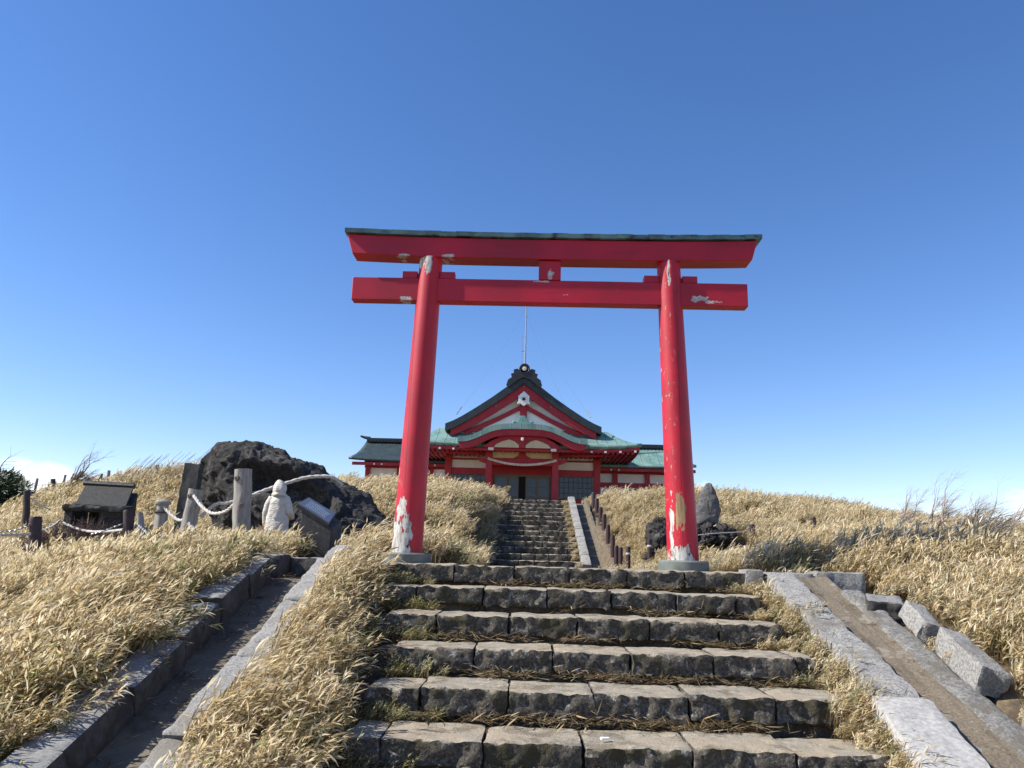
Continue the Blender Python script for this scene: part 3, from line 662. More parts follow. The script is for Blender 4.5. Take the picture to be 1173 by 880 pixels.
# doors: four sliding leaves, a dark gap left between the middle pair
sp('door_frame', MB().span(XC - 1.45, XC + 1.45, 38.0, 38.04, 3.93, 4.02).span(XC - 1.45, XC - 1.37, 38.0, 38.04, 2.2, 3.93).span(XC + 1.37, XC + 1.45, 38.0, 38.04, 2.2, 3.93), 'doorwood')
sp('doorway', bx(-1.37, 1.37, 38.042, 38.048, 2.2, 3.93), 'void')
for x0, x1, y in ((-1.36, -.72, 37.93), (-.74, -.17, 37.97), (.17, .76, 37.97), (.74, 1.36, 37.93)):
    f = MB(); X0, X1 = XC + x0, XC + x1
    f.span(X0, X0 + .09, y, y + .03, 2.3, 3.93).span(X1 - .09, X1, y, y + .03, 2.3, 3.93)
    for z0, z1 in ((2.3, 2.95), (3.82, 3.93), (3.40, 3.44)): f.span(X0 + .09, X1 - .09, y + .002, y + .028, z0, z1)
    d = sp('door_leaf', f, 'doorwood', bevel=.006)
    sp('door_glass', MB().span(X0 + .09, X1 - .09, y + .012, y + .018, 2.95, 3.82), 'glass', d)
# karahafu porch roof
KP = [(0, 0), (.06, .003), (.13, .03), (.22, .14), (.31, .32), (.40, .53), (.49, .72), (.58, .86), (.70, .96), (.85, .995), (1, 1)]
def kz(u): return float(np.interp(u, [1 - p[0] for p in KP][::-1], [p[1] for p in KP][::-1]))
def curve_slab(name, m, half, z_end, z_mid, thick, y0, y1, n=48, tip=0.0, back_drop=0.0, parent=None, f=kz, smooth=40):
    mb = MB()
    for i in range(n + 1):
        u = -1 + 2 * i / n; z = z_end + (z_mid - z_end) * f(abs(u)) + tip * abs(u) ** 8
        x = XC + half * u; th = thick(abs(u)) if callable(thick) else thick
        mb.v += [(x, y0, z), (x, y1, z - back_drop), (x, y1, z - back_drop - th), (x, y0, z - th)]
    for i in range(n):
        for k in range(4): mb.f.append((i * 4 + k, i * 4 + (k + 1) % 4, i * 4 + 4 + (k + 1) % 4, i * 4 + 4 + k))
    mb.f += [(0, 1, 2, 3), (n * 4 + 3, n * 4 + 2, n * 4 + 1, n * 4)]
    return sp(name, mb, m, parent, smooth)
def batten_bump(name, c1, c2, c3, freq, axis='x'):
    m, nt, b = new_mat(name); n = NT(nt); v = n.pos(); x, y, z = n.sep(v)
    s_ = n.math('PINGPONG', n.math('MULTIPLY', x if axis == 'x' else z, freq), .5)
    seam = n.ramp(s_, .05, .0)
    col = n.mix(n.ramp(n.noise(v, 1.6, 6, .6), .35, .65), c1, c2); col = n.mix(n.ramp(n.noise(n.mapv(v, (3, .6, 3)), 1.7, 6, .65), .56, .66), col, c3)
    col = n.mix(n.math('MULTIPLY', seam, .6), col, (.03, .05, .05))
    n.L.new(col, b.inputs['Base Color']); b.inputs['Roughness'].default_value = .5
    n.L.new(n.bump(seam, .6, .03, n.bump(n.noise(v, 9), .12, .02)), b.inputs['Normal']); return m
PAT = batten_bump('green_copper_sheet', (.19, .32, .285), (.11, .21, .195), (.30, .28, .22), 2.2)
curve_slab('porch_roof', PAT, 2.98, 5.36, 6.01, .25, 34.5, 37.6, back_drop=-.05)
curve_slab('porch_gable_board', 'wred', 2.88, 5.108, 5.825, lambda u: .26 + .10 * (1 - u) ** .5, 34.58, 34.72)
curve_slab('porch_soffit', 'wred', 2.80, 5.10, 5.79, .05, 34.73, 37.5)
sp('beam', bx(-2.75, 2.75, 35.0, 35.2, 4.80, 4.92), 'wred')
for s in (-1, 1):
    pts = [(.16, 4.93), (1.32, 4.93), (1.22, 5.06), (.95, 5.20), (.62, 5.30), (.38, 5.22), (.16, 5.05)]
    poly = [(XC + s * x, z) for x, z in pts]
    sp('porch_panel', MB().prism(poly if s > 0 else poly[::-1], 34.80, 34.84), 'cream')
    sp('bracket_cap', bx(s * 1.45 - .13, s * 1.45 + .13, 34.86, 34.98, 4.80, 4.93), 'white', bevel=.02)
sp('porch_backboard', MB().prism([(XC - 1.8, 4.925), (XC + 1.8, 4.925), (XC + 1.5, 5.2), (XC + .7, 5.62), (XC, 5.72), (XC - .7, 5.62), (XC - 1.5, 5.2)], 34.86, 34.93), 'wred')
sp('pendant_boss', bx(-.06, .06, 34.5, 34.57, 5.22, 5.36), 'white', bevel=.02)
# crest ornament on the porch roof
orn = MB().prism([(XC - .50, 6.0), (XC + .50, 6.0), (XC + .42, 6.10), (XC + .26, 6.12), (XC + .18, 6.28), (XC + .10, 6.38), (XC - .10, 6.38), (XC - .18, 6.28), (XC - .26, 6.12), (XC - .42, 6.10)], 34.52, 34.75)
for s in (-1, 1): orn.add([(v[0] + XC + s * .40, v[1] + 34.6, v[2] + 6.09) for v in lathe([(.03, -.05), (.10, -.03), (.10, .03), (.03, .05)], 12).v], lathe([(.03, -.05), (.10, -.03), (.10, .03), (.03, .05)], 12).f)
sp('crest_ornament', orn, 'patina', bevel=.015)
# hipped skirt roof round the main hall
def skirt():
    mb = MB(); nx_, ny_ = 40, 8
    def edge(u): return 5.20 + .16 * abs(u) ** 5
    E0, T0 = 5.60, 4.2
    # front
    for b in range(ny_ + 1):
        t = b / ny_
        for a in range(nx_ + 1):
            u = -1 + 2 * a / nx_
            mb.v.append((XC + u * (E0 + (T0 - E0) * t), 35.5 + 1.9 * t, edge(u) * (1 - t) + 6.18 * t - .14 * math.sin(math.pi * t)))
    W_ = nx_ + 1
    mb.f += [(b * W_ + a, b * W_ + a + 1, (b + 1) * W_ + a + 1, (b + 1) * W_ + a) for b in range(ny_) for a in range(nx_)]
    for s in (-1, 1):
        o = len(mb.v)
        for b in range(ny_ + 1):
            t = b / ny_
            for a in range(nx_ + 1):
                u = -1 + 2 * a / nx_
                mb.v.append((XC + s * (E0 + (T0 - E0) * t), 40.0 + u * (4.5 + (2.6 - 4.5) * t), edge(u) * (1 - t) + 6.18 * t - .14 * math.sin(math.pi * t)))
        mb.f += [tuple(o + q for q in (b * W_ + a, b * W_ + a + 1, (b + 1) * W_ + a + 1, (b + 1) * W_ + a)) for b in range(ny_) for a in range(nx_)]
    me = bpy.data.meshes.new('skirt_roof'); me.from_pydata(mb.v, [], mb.f)
    bm = bmesh.new(); bm.from_mesh(me); bmesh.ops.remove_doubles(bm, verts=bm.verts, dist=.002); bmesh.ops.recalc_face_normals(bm, faces=bm.faces)
    for f in bm.faces:
        pass
    bm.to_mesh(me); bm.free()
    o = link('skirt_roof', me, PAT, shrine, 40)
    so = o.modifiers.new('thick', 'SOLIDIFY'); so.thickness = .17; so.offset = -1 if sum(p.normal.z for p in me.polygons) > 0 else 1
    return o
skirt()
for (y0, y1, dz0, dz1, hf) in ((35.58, 35.70, -.14, -.005, 5.5), (36.3, 36.42, -.26, -.06, 5.0)):
    fas = MB(); e = lambda u: 5.02 + .16 * abs(u) ** 5
    for i in range(41):
        u = -1 + i / 20; x = XC + u * hf; z = e(u); fas.v += [(x, y0, z + dz0), (x, y1, z + dz0), (x, y1, z + dz1), (x, y0, z + dz1)]
    for i in range(40):
        for k in range(4): fas.f.append((i * 4 + k, i * 4 + (k + 1) % 4, i * 4 + 4 + (k + 1) % 4, i * 4 + 4 + k))
    sp('eave_fascia', fas, 'wred')
for s in (-1, 1):
    sf = MB()
    for i in range(20):
        y0, y1 = 35.7 + 8.6 * i / 20, 35.7 + 8.6 * (i + 1) / 20
        ze = lambda y: 5.02 + .16 * abs((y - 40) / 4.5) ** 5
        o = len(sf.v)
        for y in (y0, y1):
            x = XC + s * 5.45; z = ze(y); sf.v += [(x - .06, y, z - .14), (x + .06, y, z - .14), (x + .06, y, z - .005), (x - .06, y, z - .005)]
        for k in range(4): sf.f.append((o + k, o + (k + 1) % 4, o + 4 + (k + 1) % 4, o + 4 + k))
    sp('eave_fascia', sf, 'wred')
# soffit boards with rafters running out to the eaves
sp('soffit', MB().span(XC - 5.3, XC + 5.3, 36.43, 37.95, 4.985, 5.005).span(XC - 5.3, XC - 3.78, 37.96, 44, 4.98, 5.0).span(XC + 3.78, XC + 5.3, 37.96, 44, 4.98, 5.0), 'cream')
raf = MB()
for k in range(46):
    x = XC - 5.2 + 10.4 * k / 45; raf.span(x - .07, x + .07, 35.72, 37.94, 4.86, 4.98)
for s in (-1, 1):
    for k in range(7): raf.span(XC + s * (3.85 + .22 * k) - .04, XC + s * (3.85 + .22 * k) + .04, 37.97, 43.6, 4.87, 4.975)
sp('rafters', raf, 'wred')
for s in (-1, 1):
    for x in (5.3, 4.6, 3.9, 3.25):
        sp('rafter_cap', bx(s * x - .045, s * x + .045, 35.50, 35.56, 4.86 + .1 * (x / 5.6) ** 5, 4.95 + .1 * (x / 5.6) ** 5), 'white')
# main gable
GP = [(0, 1), (.10, .885), (.21, .765), (.31, .655), (.41, .545), (.50, .455), (.60, .355), (.70, .26), (.80, .165), (.90, .082), (1, .01)]
def gf(u): return float(np.interp(u, [p[0] for p in GP], [p[1] for p in GP]))
curve_slab('main_roof', 'darkroof', 3.80, 6.19, 8.82, lambda u: .36 + .10 * (1 - u), 36.45, 44.2, 60, .05, f=gf, smooth=30)
curve_slab('bargeboard', 'wred', 3.55, 6.00, 8.42, lambda u: .36 + .22 * (1 - u), 36.62, 36.75, 60, f=gf, smooth=30)
gw = [(XC + 3.3 * u, 6.0 + 2.15 * gf(abs(u))) for u in np.linspace(1, -1, 31)]
sp('gable_wall', MB().prism([(XC - 3.3, 5.9), (XC + 3.3, 5.9)] + gw, 37.05, 37.3), 'white')
for s in (-1, 1):
    pl = []
    for u in np.linspace(0, 1, 16): pl.append((u * 2.9, 6.02 + 1.42 * gf(u) * 1.0))
    poly = [(XC + s * x, z) for x, z in pl] + [(XC + s * x, z - .24) for x, z in pl[::-1]]
    sp('gable_strut', MB().prism(poly if s < 0 else poly[::-1], 36.93, 37.04), 'wred')
sp('gable_beam', bx(-3.2, 3.2, 36.90, 37.04, 5.95, 6.10), 'wred')
sp('king_post', bx(-.17, .17, 36.86, 37.04, 6.1, 7.6), 'wred')
pend = sp('gable_pendant', MB().prism([(XC - .34, 7.32), (XC - .16, 7.34), (XC, 7.22), (XC + .16, 7.34), (XC + .34, 7.32), (XC + .26, 7.48), (XC + .28, 7.72), (XC, 7.98), (XC - .28, 7.72), (XC - .26, 7.48)], 36.5, 36.6), 'white', bevel=.02)
sp('boss', bx(-.07, .07, 36.46, 36.49, 7.50, 7.64), 'black', pend)
for x, z in ((0, 8.20), (-1.35, 7.22), (1.35, 7.22)): sp('board_boss', bx(x - .055, x + .055, 36.58, 36.615, z - .055, z + .055), 'doorwood')
# ridge and its end ornament
sp('ridge', MB().span(XC - .22, XC + .22, 36.6, 44.2, 8.74, 8.92).span(XC - .15, XC + .15, 36.55, 44.2, 8.92, 9.02), 'black')
ro = MB().prism([(XC - .88, 8.22), (XC - .74, 8.12), (XC - .30, 8.50), (XC, 8.62), (XC + .30, 8.50), (XC + .74, 8.12), (XC + .88, 8.22), (XC + .80, 8.50), (XC + .62, 8.62), (XC + .66, 8.80), (XC + .52, 8.84), (XC + .54, 9.0), (XC + .36, 9.06), (XC + .26, 9.0), (XC - .26, 9.0), (XC - .36, 9.06), (XC - .54, 9.0), (XC - .52, 8.84), (XC - .66, 8.80), (XC - .62, 8.62), (XC - .80, 8.50)], 36.30, 36.48)
rd = lathe([(.27, 0), (.27, .16), (.22, .17), (.2, .14)], 20, Matrix.Translation((XC, 36.44, 9.05)) @ Matrix.Rotation(R(90), 4, 'X'))
ro.add(rd.v, rd.f)
ro = sp('ridge_ornament', ro, 'black', bevel=.012)
bs = lathe([(.11, 0), (.11, .03), (.05, .04)], 14, Matrix.Translation((XC, 36.30, 9.05)) @ Matrix.Rotation(R(90), 4, 'X'))
sp('boss', bs, 'straw', ro)
# wings
for s, rm in ((-1, 'wingroof'), (1, PAT)):
    sp('wing_wall', bx(*sorted((s * 3.76, s * 8.3)), 40.6, 44, 2.3, 4.9), 'white')
    for z0, z1 in ((4.45, 4.86), (3.72, 3.98), (2.35, 2.7)): sp('wing_beam', bx(*sorted((s * 3.77, s * 8.38)), 40.5, 40.59, z0, z1), 'wred')
    for q in (4.9, 6.6, 8.3): sp('wing_column', bx(s * q - .13, s * q + .13, 40.46, 40.62, 2.3, 4.86), 'wred')
    for q in (5.75, 7.45): sp('window', bx(s * q - .70, s * q + .70, 40.54, 40.585, 2.72, 3.70), 'glass')
    mb = MB(); nn = 30; rows = 8
    for b in range(rows + 1):
        t = b / rows
        for a in range(nn + 1):
            w = a / nn; x = 3.2 + ((9.15 if s < 0 else 9.0) - .45 * t ** .8 - 3.2) * w
            z = 4.80 * (1 - t) + 6.02 * t - .16 * math.sin(math.pi * t) + .10 * w ** 6 * (1 - t)
            mb.v.append((XC + s * x, 39.55 + 2.0 * t, z))
    for b in range(rows + 1):
        t = b / rows
        for a in range(nn + 1):
            w = a / nn; x = 3.2 + (9.15 - .45 * (1 - t) ** .8 * 0 - .45 * t ** .8 - 3.2) * w
            z = 4.80 * (1 - t) + 6.02 * t - .16 * math.sin(math.pi * t) + .10 * w ** 6 * (1 - t)
            mb.v.append((XC + s * x, 43.6 - 2.0 * t, z))
    W_ = nn + 1
    for o in (0, (rows + 1) * W_):
        mb.f += [tuple(o + q for q in (b * W_ + a, b * W_ + a + 1, (b + 1) * W_ + a + 1, (b + 1) * W_ + a)) for b in range(rows) for a in range(nn)]
    o = mb.build('wing_roof', M[rm] if isinstance(rm, str) else rm, shrine, smooth=40)
    me = o.data; bm = bmesh.new(); bm.from_mesh(me); bmesh.ops.recalc_face_normals(bm, faces=bm.faces)
    for f in bm.faces:
        if f.normal.z < 0: f.normal_flip()
    bm.to_mesh(me); bm.free()
    so = o.modifiers.new('thick', 'SOLIDIFY'); so.thickness = .13; so.offset = -1
    sp('wing_fascia', bx(*sorted((s * 3.3, s * 8.98)), 39.66, 39.78, 4.50, 4.66), 'wred')
    sp('wing_soffit', bx(*sorted((s * 3.3, s * 8.9)), 39.8, 40.45, 4.62, 4.66), 'wred')
    # side gable under the roof end
    g0 = s * 8.42
    mb = MB(); mb.v = [(XC + g0, 39.9, 4.62), (XC + g0, 43.2, 4.62), (XC + g0, 41.55, 5.75), (XC + g0 - s * .1, 39.9, 4.62), (XC + g0 - s * .1, 43.2, 4.62), (XC + g0 - s * .1, 41.55, 5.75)]
    mb.f = [(0, 1, 2), (3, 5, 4), (0, 3, 4, 1), (1, 4, 5, 2), (2, 5, 3, 0)]
    sp('wing_gable', mb, 'wred')
    rb = MB()
    rb.span(XC + s * 3.6, XC + s * 8.66, 41.40, 41.70, 5.98, 6.13).span(XC + s * 3.6, XC + s * 8.74, 41.44, 41.66, 6.13, 6.20)
    for k in range(26): rb.span(XC + s * (3.7 + k * .195) - .045, XC + s * (3.7 + k * .195) + .045, 41.34, 41.76, 6.03, 6.09)
    rb.tube([(XC + s * 8.5, 41.55, 6.19), (XC + s * 8.8, 41.55, 6.22), (XC + s * 9.05, 41.55, 6.30)], [.09, .08, .05], 8)
    sp('wing_ridge', rb, 'black')
    for q in (4.6, 5.0, 7.4, 7.8): sp('rafter_cap', bx(s * q - .04, s * q + .04, 39.60, 39.655, 4.52, 4.60), 'white')
# lightning/antenna mast with stays
am = thing('antenna_mast', 'thin pale antenna mast with stay wires standing on the shrine roof ridge', 'antenna', (XC - .02, 40.2, 9.0))
MB().tube([(XC - .02, 40.2, 8.95), (XC - .02, 40.2, 11.6), (XC - .02, 40.2, 13.75)], [.06, .045, .028], 8).build('pole', M['steel'], am, smooth=60)
MB().tube([(XC - .22, 40.2, 10.1), (XC - .22, 40.2, 11.9)], .018, 6).tube([(XC - .02, 40.2, 10.15), (XC - .22, 40.2, 10.15)], .02, 6).tube([(XC - .02, 40.2, 11.0), (XC - .22, 40.2, 11.0)], .02, 6).build('aerial', M['steel'], am)
wires = [((XC + 3.30, 36.6, 6.72), 13.55), ((XC - 3.30, 36.6, 6.72), 13.55), ((XC + 3.4, 43.5, 6.6), 13.2)]
for e, zt in wires:
    p0 = Vector((XC - .02, 40.2, zt)); p1 = Vector(e); pts = [p0.lerp(p1, t) - Vector((0, 0, .35 * math.sin(math.pi * t))) for t in np.linspace(0, 1, 14)]
    w = MB().tube(pts, .003, 4).build('stay_wire', M['steel'], am)
    if e[1] < 40:
        d = (p1 - p0).normalized(); MB().tube([p1 - d * .55, p1 - d * .05], .030, 6).build('insulator', M['steel'], w)
# sacred rope across the porch
def twist(pts, r, strands=3, pitch=4.0, n=6):
    P = [Vector(p) for p in pts]; mb = MB(); m_ = len(P)
    for s in range(strands):
        q = []
        for i, p in enumerate(P):
            t = (P[min(i + 1, m_ - 1)] - P[max(i - 1, 0)]).normalized(); a = t.cross(Vector((0, 1, 0.01))).normalized(); b = t.cross(a)
            L_ = sum((P[k + 1] - P[k]).length for k in range(i)); ang = 2 * math.pi * (s / strands + L_ * pitch)
            q.append(p + (a * math.cos(ang) + b * math.sin(ang)) * r * .52)
        mb.tube(q, r * .58, n)
    return mb
def sag(p0, p1, d, n=24): 
    p0, p1 = Vector(p0), Vector(p1); return [p0.lerp(p1, t) - Vector((0, 0, d * 4 * t * (1 - t))) for t in np.linspace(0, 1, n)]
tag(twist(sag((XC - 1.62, 35.74, 4.52), (XC + 1.62, 35.74, 4.50), .26, 60), .062, 3, 2.2).build('sacred_rope', M['straw'], smooth=60), 'twisted straw rope hanging in a curve across the shrine porch', 'rope')

# ------------------------------------------------------------------ lava boulder, stele, standing slabs
def boulder(name, outline, yc, half, m, label, cat, seed, amp=.25, nl=34, per=90, group=None, notch=None, scale=1.1, facets=8):
    """closed outline (x, z) swelling to a rounded mass along y, then broken up by noise"""
    P = [Vector((x, 0, z)) for x, z in outline]; n0 = len(P); L_ = [0]
    for i in range(n0): L_.append(L_[-1] + (P[(i + 1) % n0] - P[i]).length)
    ring = []
    for k in range(per):
        d = L_[-1] * k / per; i = max(j for j in range(n0) if L_[j] <= d + 1e-9)
        ring.append(P[i].lerp(P[(i + 1) % n0], (d - L_[i]) / max(1e-9, L_[i + 1] - L_[i])))
    zb = min(p.z for p in P); c = Vector((sum(p.x for p in P) / n0, 0, zb + (max(p.z for p in P) - zb) * .22))
    mb = MB(); off = Vector((seed, seed * 2.3, seed * .7))
    for b in range(nl + 1):
        t = -1 + 2 * b / nl; th = t * math.pi / 2
        s_ = max(.02, math.cos(th)) ** .55
        for p in ring:
            q = c + (p - c) * s_; q.y = yc + half * math.sin(th)
            mb.v.append(tuple(q))
    for b in range(nl):
        for k in range(per): mb.f.append((b * per + k, b * per + (k + 1) % per, (b + 1) * per + (k + 1) % per, (b + 1) * per + k))
    mb.f.append(tuple(range(per))); mb.f.append(tuple(nl * per + k for k in range(per))[::-1])
    me = bpy.data.meshes.new(name); me.from_pydata(mb.v, [], mb.f)
    bm = bmesh.new(); bm.from_mesh(me); bmesh.ops.recalc_face_normals(bm, faces=bm.faces); bmesh.ops.triangulate(bm, faces=[f for f in bm.faces if len(f.verts) > 4])
    bmesh.ops.subdivide_edges(bm, edges=bm.edges, cuts=1, use_grid_fill=True)
    fr_ = random.Random(int(seed * 10)); co = np.array([v.co for v in bm.verts])
    for k in range(facets):
        d = Vector((fr_.gauss(0, .7), fr_.gauss(-1.1, .4), fr_.gauss(.1, .35))).normalized(); pr_ = co @ np.array(d); lim = np.quantile(pr_, fr_.uniform(.80, .93)); ex = np.maximum(pr_ - lim, 0)
        co = co - ex[:, None] * np.array(d)[None] * .85
    for v, p in zip(bm.verts, co): v.co = p
    bm.normal_update()
    new = []
    for v in bm.verts:
        p = v.co; q = p * scale + off
        a = .55 * fb(q, .9, 3) + .18 * (abs(fb(q + Vector((5, 5, 5)), 1.7, 5)) - .2) + .16 * fb(q, 4.5, 5) + .12 * fb(q, 12, 4)
        e = v.normal * (a * amp)
        if notch: e += notch(p, v.normal)
        new.append(p + e)
    for v, p in zip(bm.verts, new): v.co = p
    bm.to_mesh(me); bm.free()
    return tag(link(name, me, m, smooth=50), label, cat, group)
def ol(pts, y): return [(at(px, py, y).x, at(px, py, y).z) for px, py in pts]
RY = 17.0
rock_o = ol([(222, 645), (224, 560), (228, 540), (238, 521), (262, 516), (300, 517), (335, 521), (354, 529), (374, 545), (396, 558), (420, 580), (448, 600), (488, 618), (494, 650)], RY)
def rock_notch(p, n):
    # a broken, overhung face below the ridge, looking towards the path
    z0 = 1.95 - .30 * (p.x + 5.6)
    k = math.exp(-((p.z - z0 + .50) / .36) ** 2) * float(sstep(-6.6, -5.6, np.array(p.x))) * (1 - float(sstep(-4.4, -3.9, np.array(p.x)))) if p.y < RY else 0
    return Vector((0, .55 * k, 0))
boulder('lava_boulder', rock_o, RY, 1.5, M['lava'], 'huge black lava boulder with a white rope across it, left of the gate', 'boulder', 3.3, .36, 50, 150, notch=rock_notch, facets=4)
st_o = ol([(797, 602), (798, 580), (802, 565), (809, 554), (814, 554), (819, 564), (823, 576), (825, 586), (822, 602)], 18.0)
st = boulder('stone_stele', st_o, 18.0, .16, M['lava2'], 'pointed grey standing stone on black lava rubble, right of the gate', 'monument', 8.1, .07, 16, 60, facets=0)
for k, (pxa, pxb, py0, py1, y, sd) in enumerate(((742, 775, 590, 618, 18.3, 1), (772, 805, 599, 622, 17.9, 2), (800, 822, 600, 618, 17.7, 3), (815, 838, 602, 616, 17.8, 4), (744, 764, 606, 640, 17.5, 5))):
    w = pxb - pxa; o_ = ol([(pxa, py1 + 6), (pxa + .05 * w, py0 + (py1 - py0) * .4), (pxa + .3 * w, py0 + 1), (pxa + .62 * w, py0), (pxa + .95 * w, py0 + (py1 - py0) * .5), (pxb, py1 + 6)], y)
    boulder('lava_rock', o_, y, .38, M['lava'], ['largest black lava rock of the rubble, left of the right gate pillar', 'black lava rock directly behind the right gate pillar', 'black lava rock carrying the front of the grey standing stone', 'rightmost black lava rock of the rubble under the standing stone', 'low grey lava rock between the two maroon bollards left of the right pillar'][k], 'rock', 20 + sd, .30, 16, 44, 'lava rocks under the standing stone', scale=2.2, facets=3)
def slab(name, m, label, cat, pa, pb, pc, pd, y, th, sd, bev=.02):
    pts = [at(*p, y) for p in (pa, pb, pc, pd)]
    mb = MB(); n = 12; vs = []
    for side in (0, 1):
        for j in range(n + 1):
            for i in range(7):
                p = pts[0].lerp(pts[1], i / 6).lerp(pts[3].lerp(pts[2], i / 6), j / n)
                a = .018 * fb(p + Vector((sd, 0, 0)), 6, 4); vs.append((p.x + a, y + side * th + .02 * fb(p + Vector((sd, 4 * side, 0)), 5, 4), p.z + a))
    N_ = 7 * (n + 1)
    for side in (0, 1):
        for j in range(n):
            for i in range(6):
                q = (side * N_ + j * 7 + i, side * N_ + j * 7 + i + 1, side * N_ + (j + 1) * 7 + i + 1, side * N_ + (j + 1) * 7 + i); mb.f.append(q)
    b = [i for i in range(7)] + [j * 7 + 6 for j in range(1, n + 1)] + [n * 7 + i for i in range(5, -1, -1)] + [j * 7 for j in range(n - 1, 0, -1)]
    for k in range(len(b)): mb.f.append((b[k], b[(k + 1) % len(b)], N_ + b[(k + 1) % len(b)], N_ + b[k]))
    mb.v = vs
    return tag(mb.build(name, m, smooth=40), label, cat)
slab('standing_slab', M['darkstone'], 'tall dark stone slab leaning against the left side of the lava boulder', 'stone slab', (194, 628), (212, 628), (229, 532), (212, 530), 15.2, .22, 2)

# ------------------------------------------------------------------ explanatory plinth with sloping plaque
sg = thing('information_plinth', 'squat dark stone plinth with a sloping bluish plaque of white lettering, before the boulder', 'information sign', (-2.75, 10.4, 0))
SX0, SX1, SY = at(343, 600, 10.3).x, at(383, 600, 10.3).x, 10.3
zl, zr = at(343, 573, SY).z, at(383, 600, SY).z
A_, B_, C_, D_ = at(340, 577, SY), at(377.5, 600.5, SY), at(385.5, 589, SY + .34), at(353.5, 569.5, SY + .34)
mb = MB(); e_ = .03
mb.v = [(SX0, SY + e_, -.3), (SX1 - .04, SY + e_, -.3), (SX1 + .06, SY + .33, -.3), (SX0 + .12, SY + .33, -.3), (SX0, SY + e_, A_.z - .07), (SX1 - .04, SY + e_, B_.z - .06), (SX1 + .02, SY + .31, C_.z - .10), (SX0 + .10, SY + .31, D_.z - .12)]
mb.f = [(0, 1, 2, 3), (4, 5, 6, 7), (0, 1, 5, 4), (1, 2, 6, 5), (2, 3, 7, 6), (3, 0, 4, 7)]
mb.build('plinth_body', M['darkstone'], sg, bevel=.012)
def slabq(q, up, th, e=0.0):
    mb = MB(); c = sum(q, Vector()) / 4; q = [p + (p - c).normalized() * e for p in q]
    mb.v = [tuple(p) for p in q] + [tuple(p + up * th) for p in q]; mb.f = [(3, 2, 1, 0), (4, 5, 6, 7)] + [(i, (i + 1) % 4, 4 + (i + 1) % 4, 4 + i) for i in range(4)]; return mb
UP = (B_ - A_).cross(D_ - A_).normalized()
fr = slabq([p - UP * .055 for p in (A_, B_, C_, D_)], UP, .055).build('plaque_frame', M['darkstone'], sg, bevel=.006)
q2 = [p + UP * .0015 for p in (A_, B_, C_, D_)]
pq = slabq(q2, UP, .004, -.02).build('plaque', M['plaque'], sg)
lt = MB(); q3 = [p + UP * .0075 for p in (A_, B_, C_, D_)]
for r_ in range(6):
    v0 = .22 + r_ * .11; u = .18
    while u < .80:
        w = random.uniform(.025, .05)
        f = lambda uu, vv: tuple(q3[0].lerp(q3[1], uu).lerp(q3[3].lerp(q3[2], uu), 1 - vv))
        o = len(lt.v); lt.v += [f(u, v0), f(u + w, v0), f(u + w, v0 + .05), f(u, v0 + .05)]; lt.f.append((o, o + 1, o + 2, o + 3)); u += w + .02
        if r_ == 0 and u > .6: break
lt.build('lettering', M['letter'], pq)
vs, fs = stone((.26, .25, .22), 61, .04, .04, .02, .02)
tag(MB().add(vs, fs).build('stone_block', M['darkstone'], smooth=45, loc=(SX0 + .09, SY - .16, .08)), 'rough dark stone leaning on the foot of the information plinth', 'stone block')

# ------------------------------------------------------------------ person in a pale hooded coat, seen from behind
def skin_body(pts, edges, radii, name, m, parent, root=0):
    me = bpy.data.meshes.new(name); me.from_pydata(pts, edges, []); o = bpy.data.objects.new(name, me); COL.objects.link(o)
    o.modifiers.new('skin', 'SKIN'); o.modifiers['skin'].use_smooth_shade = True
    for i, r in enumerate(radii):
        sv = me.skin_vertices[0].data[i]; sv.radius = (r, r) if not isinstance(r, tuple) else r; sv.use_root = (i == root)
    sb = o.modifiers.new('sub', 'SUBSURF'); sb.levels = 1; sb.render_levels = 2
    bpy.context.view_layer.update()
    dg = bpy.context.evaluated_depsgraph_get(); m2 = bpy.data.meshes.new_from_object(o.evaluated_get(dg)); bpy.data.objects.remove(o)
    return link(name, m2, m, parent, 180)
PX_, PY_ = at(317, 600, 14.2).x, 14.2; PZ_ = at(317, 550, 14.2).z - 1.655
person = thing('person', 'person in a pale hooded quilted coat standing with their back turned before the lava boulder', 'person', (PX_, PY_, PZ_))
def pp(x, y, z): return (PX_ + x, PY_ + y, PZ_ + z)
pts = [pp(0, 0, .86), pp(0, .0, 1.05), pp(0, .01, 1.24), pp(0, .02, 1.34), pp(0, .04, 1.42), pp(0, .05, 1.48)]
ed = [(0, 1), (1, 2), (2, 3), (3, 4), (4, 5)]; rad = [(.15, .11), (.13, .10), (.15, .11), (.07, .07), (.05, .05), (.07, .085)]
def addc(chain, r, start):
    prev = start; ids = []
    for c, q in zip(chain, r): pts.append(pp(*c)); rad.append(q); ed.append((prev, len(pts) - 1)); prev = len(pts) - 1; ids.append(prev)
    return ids
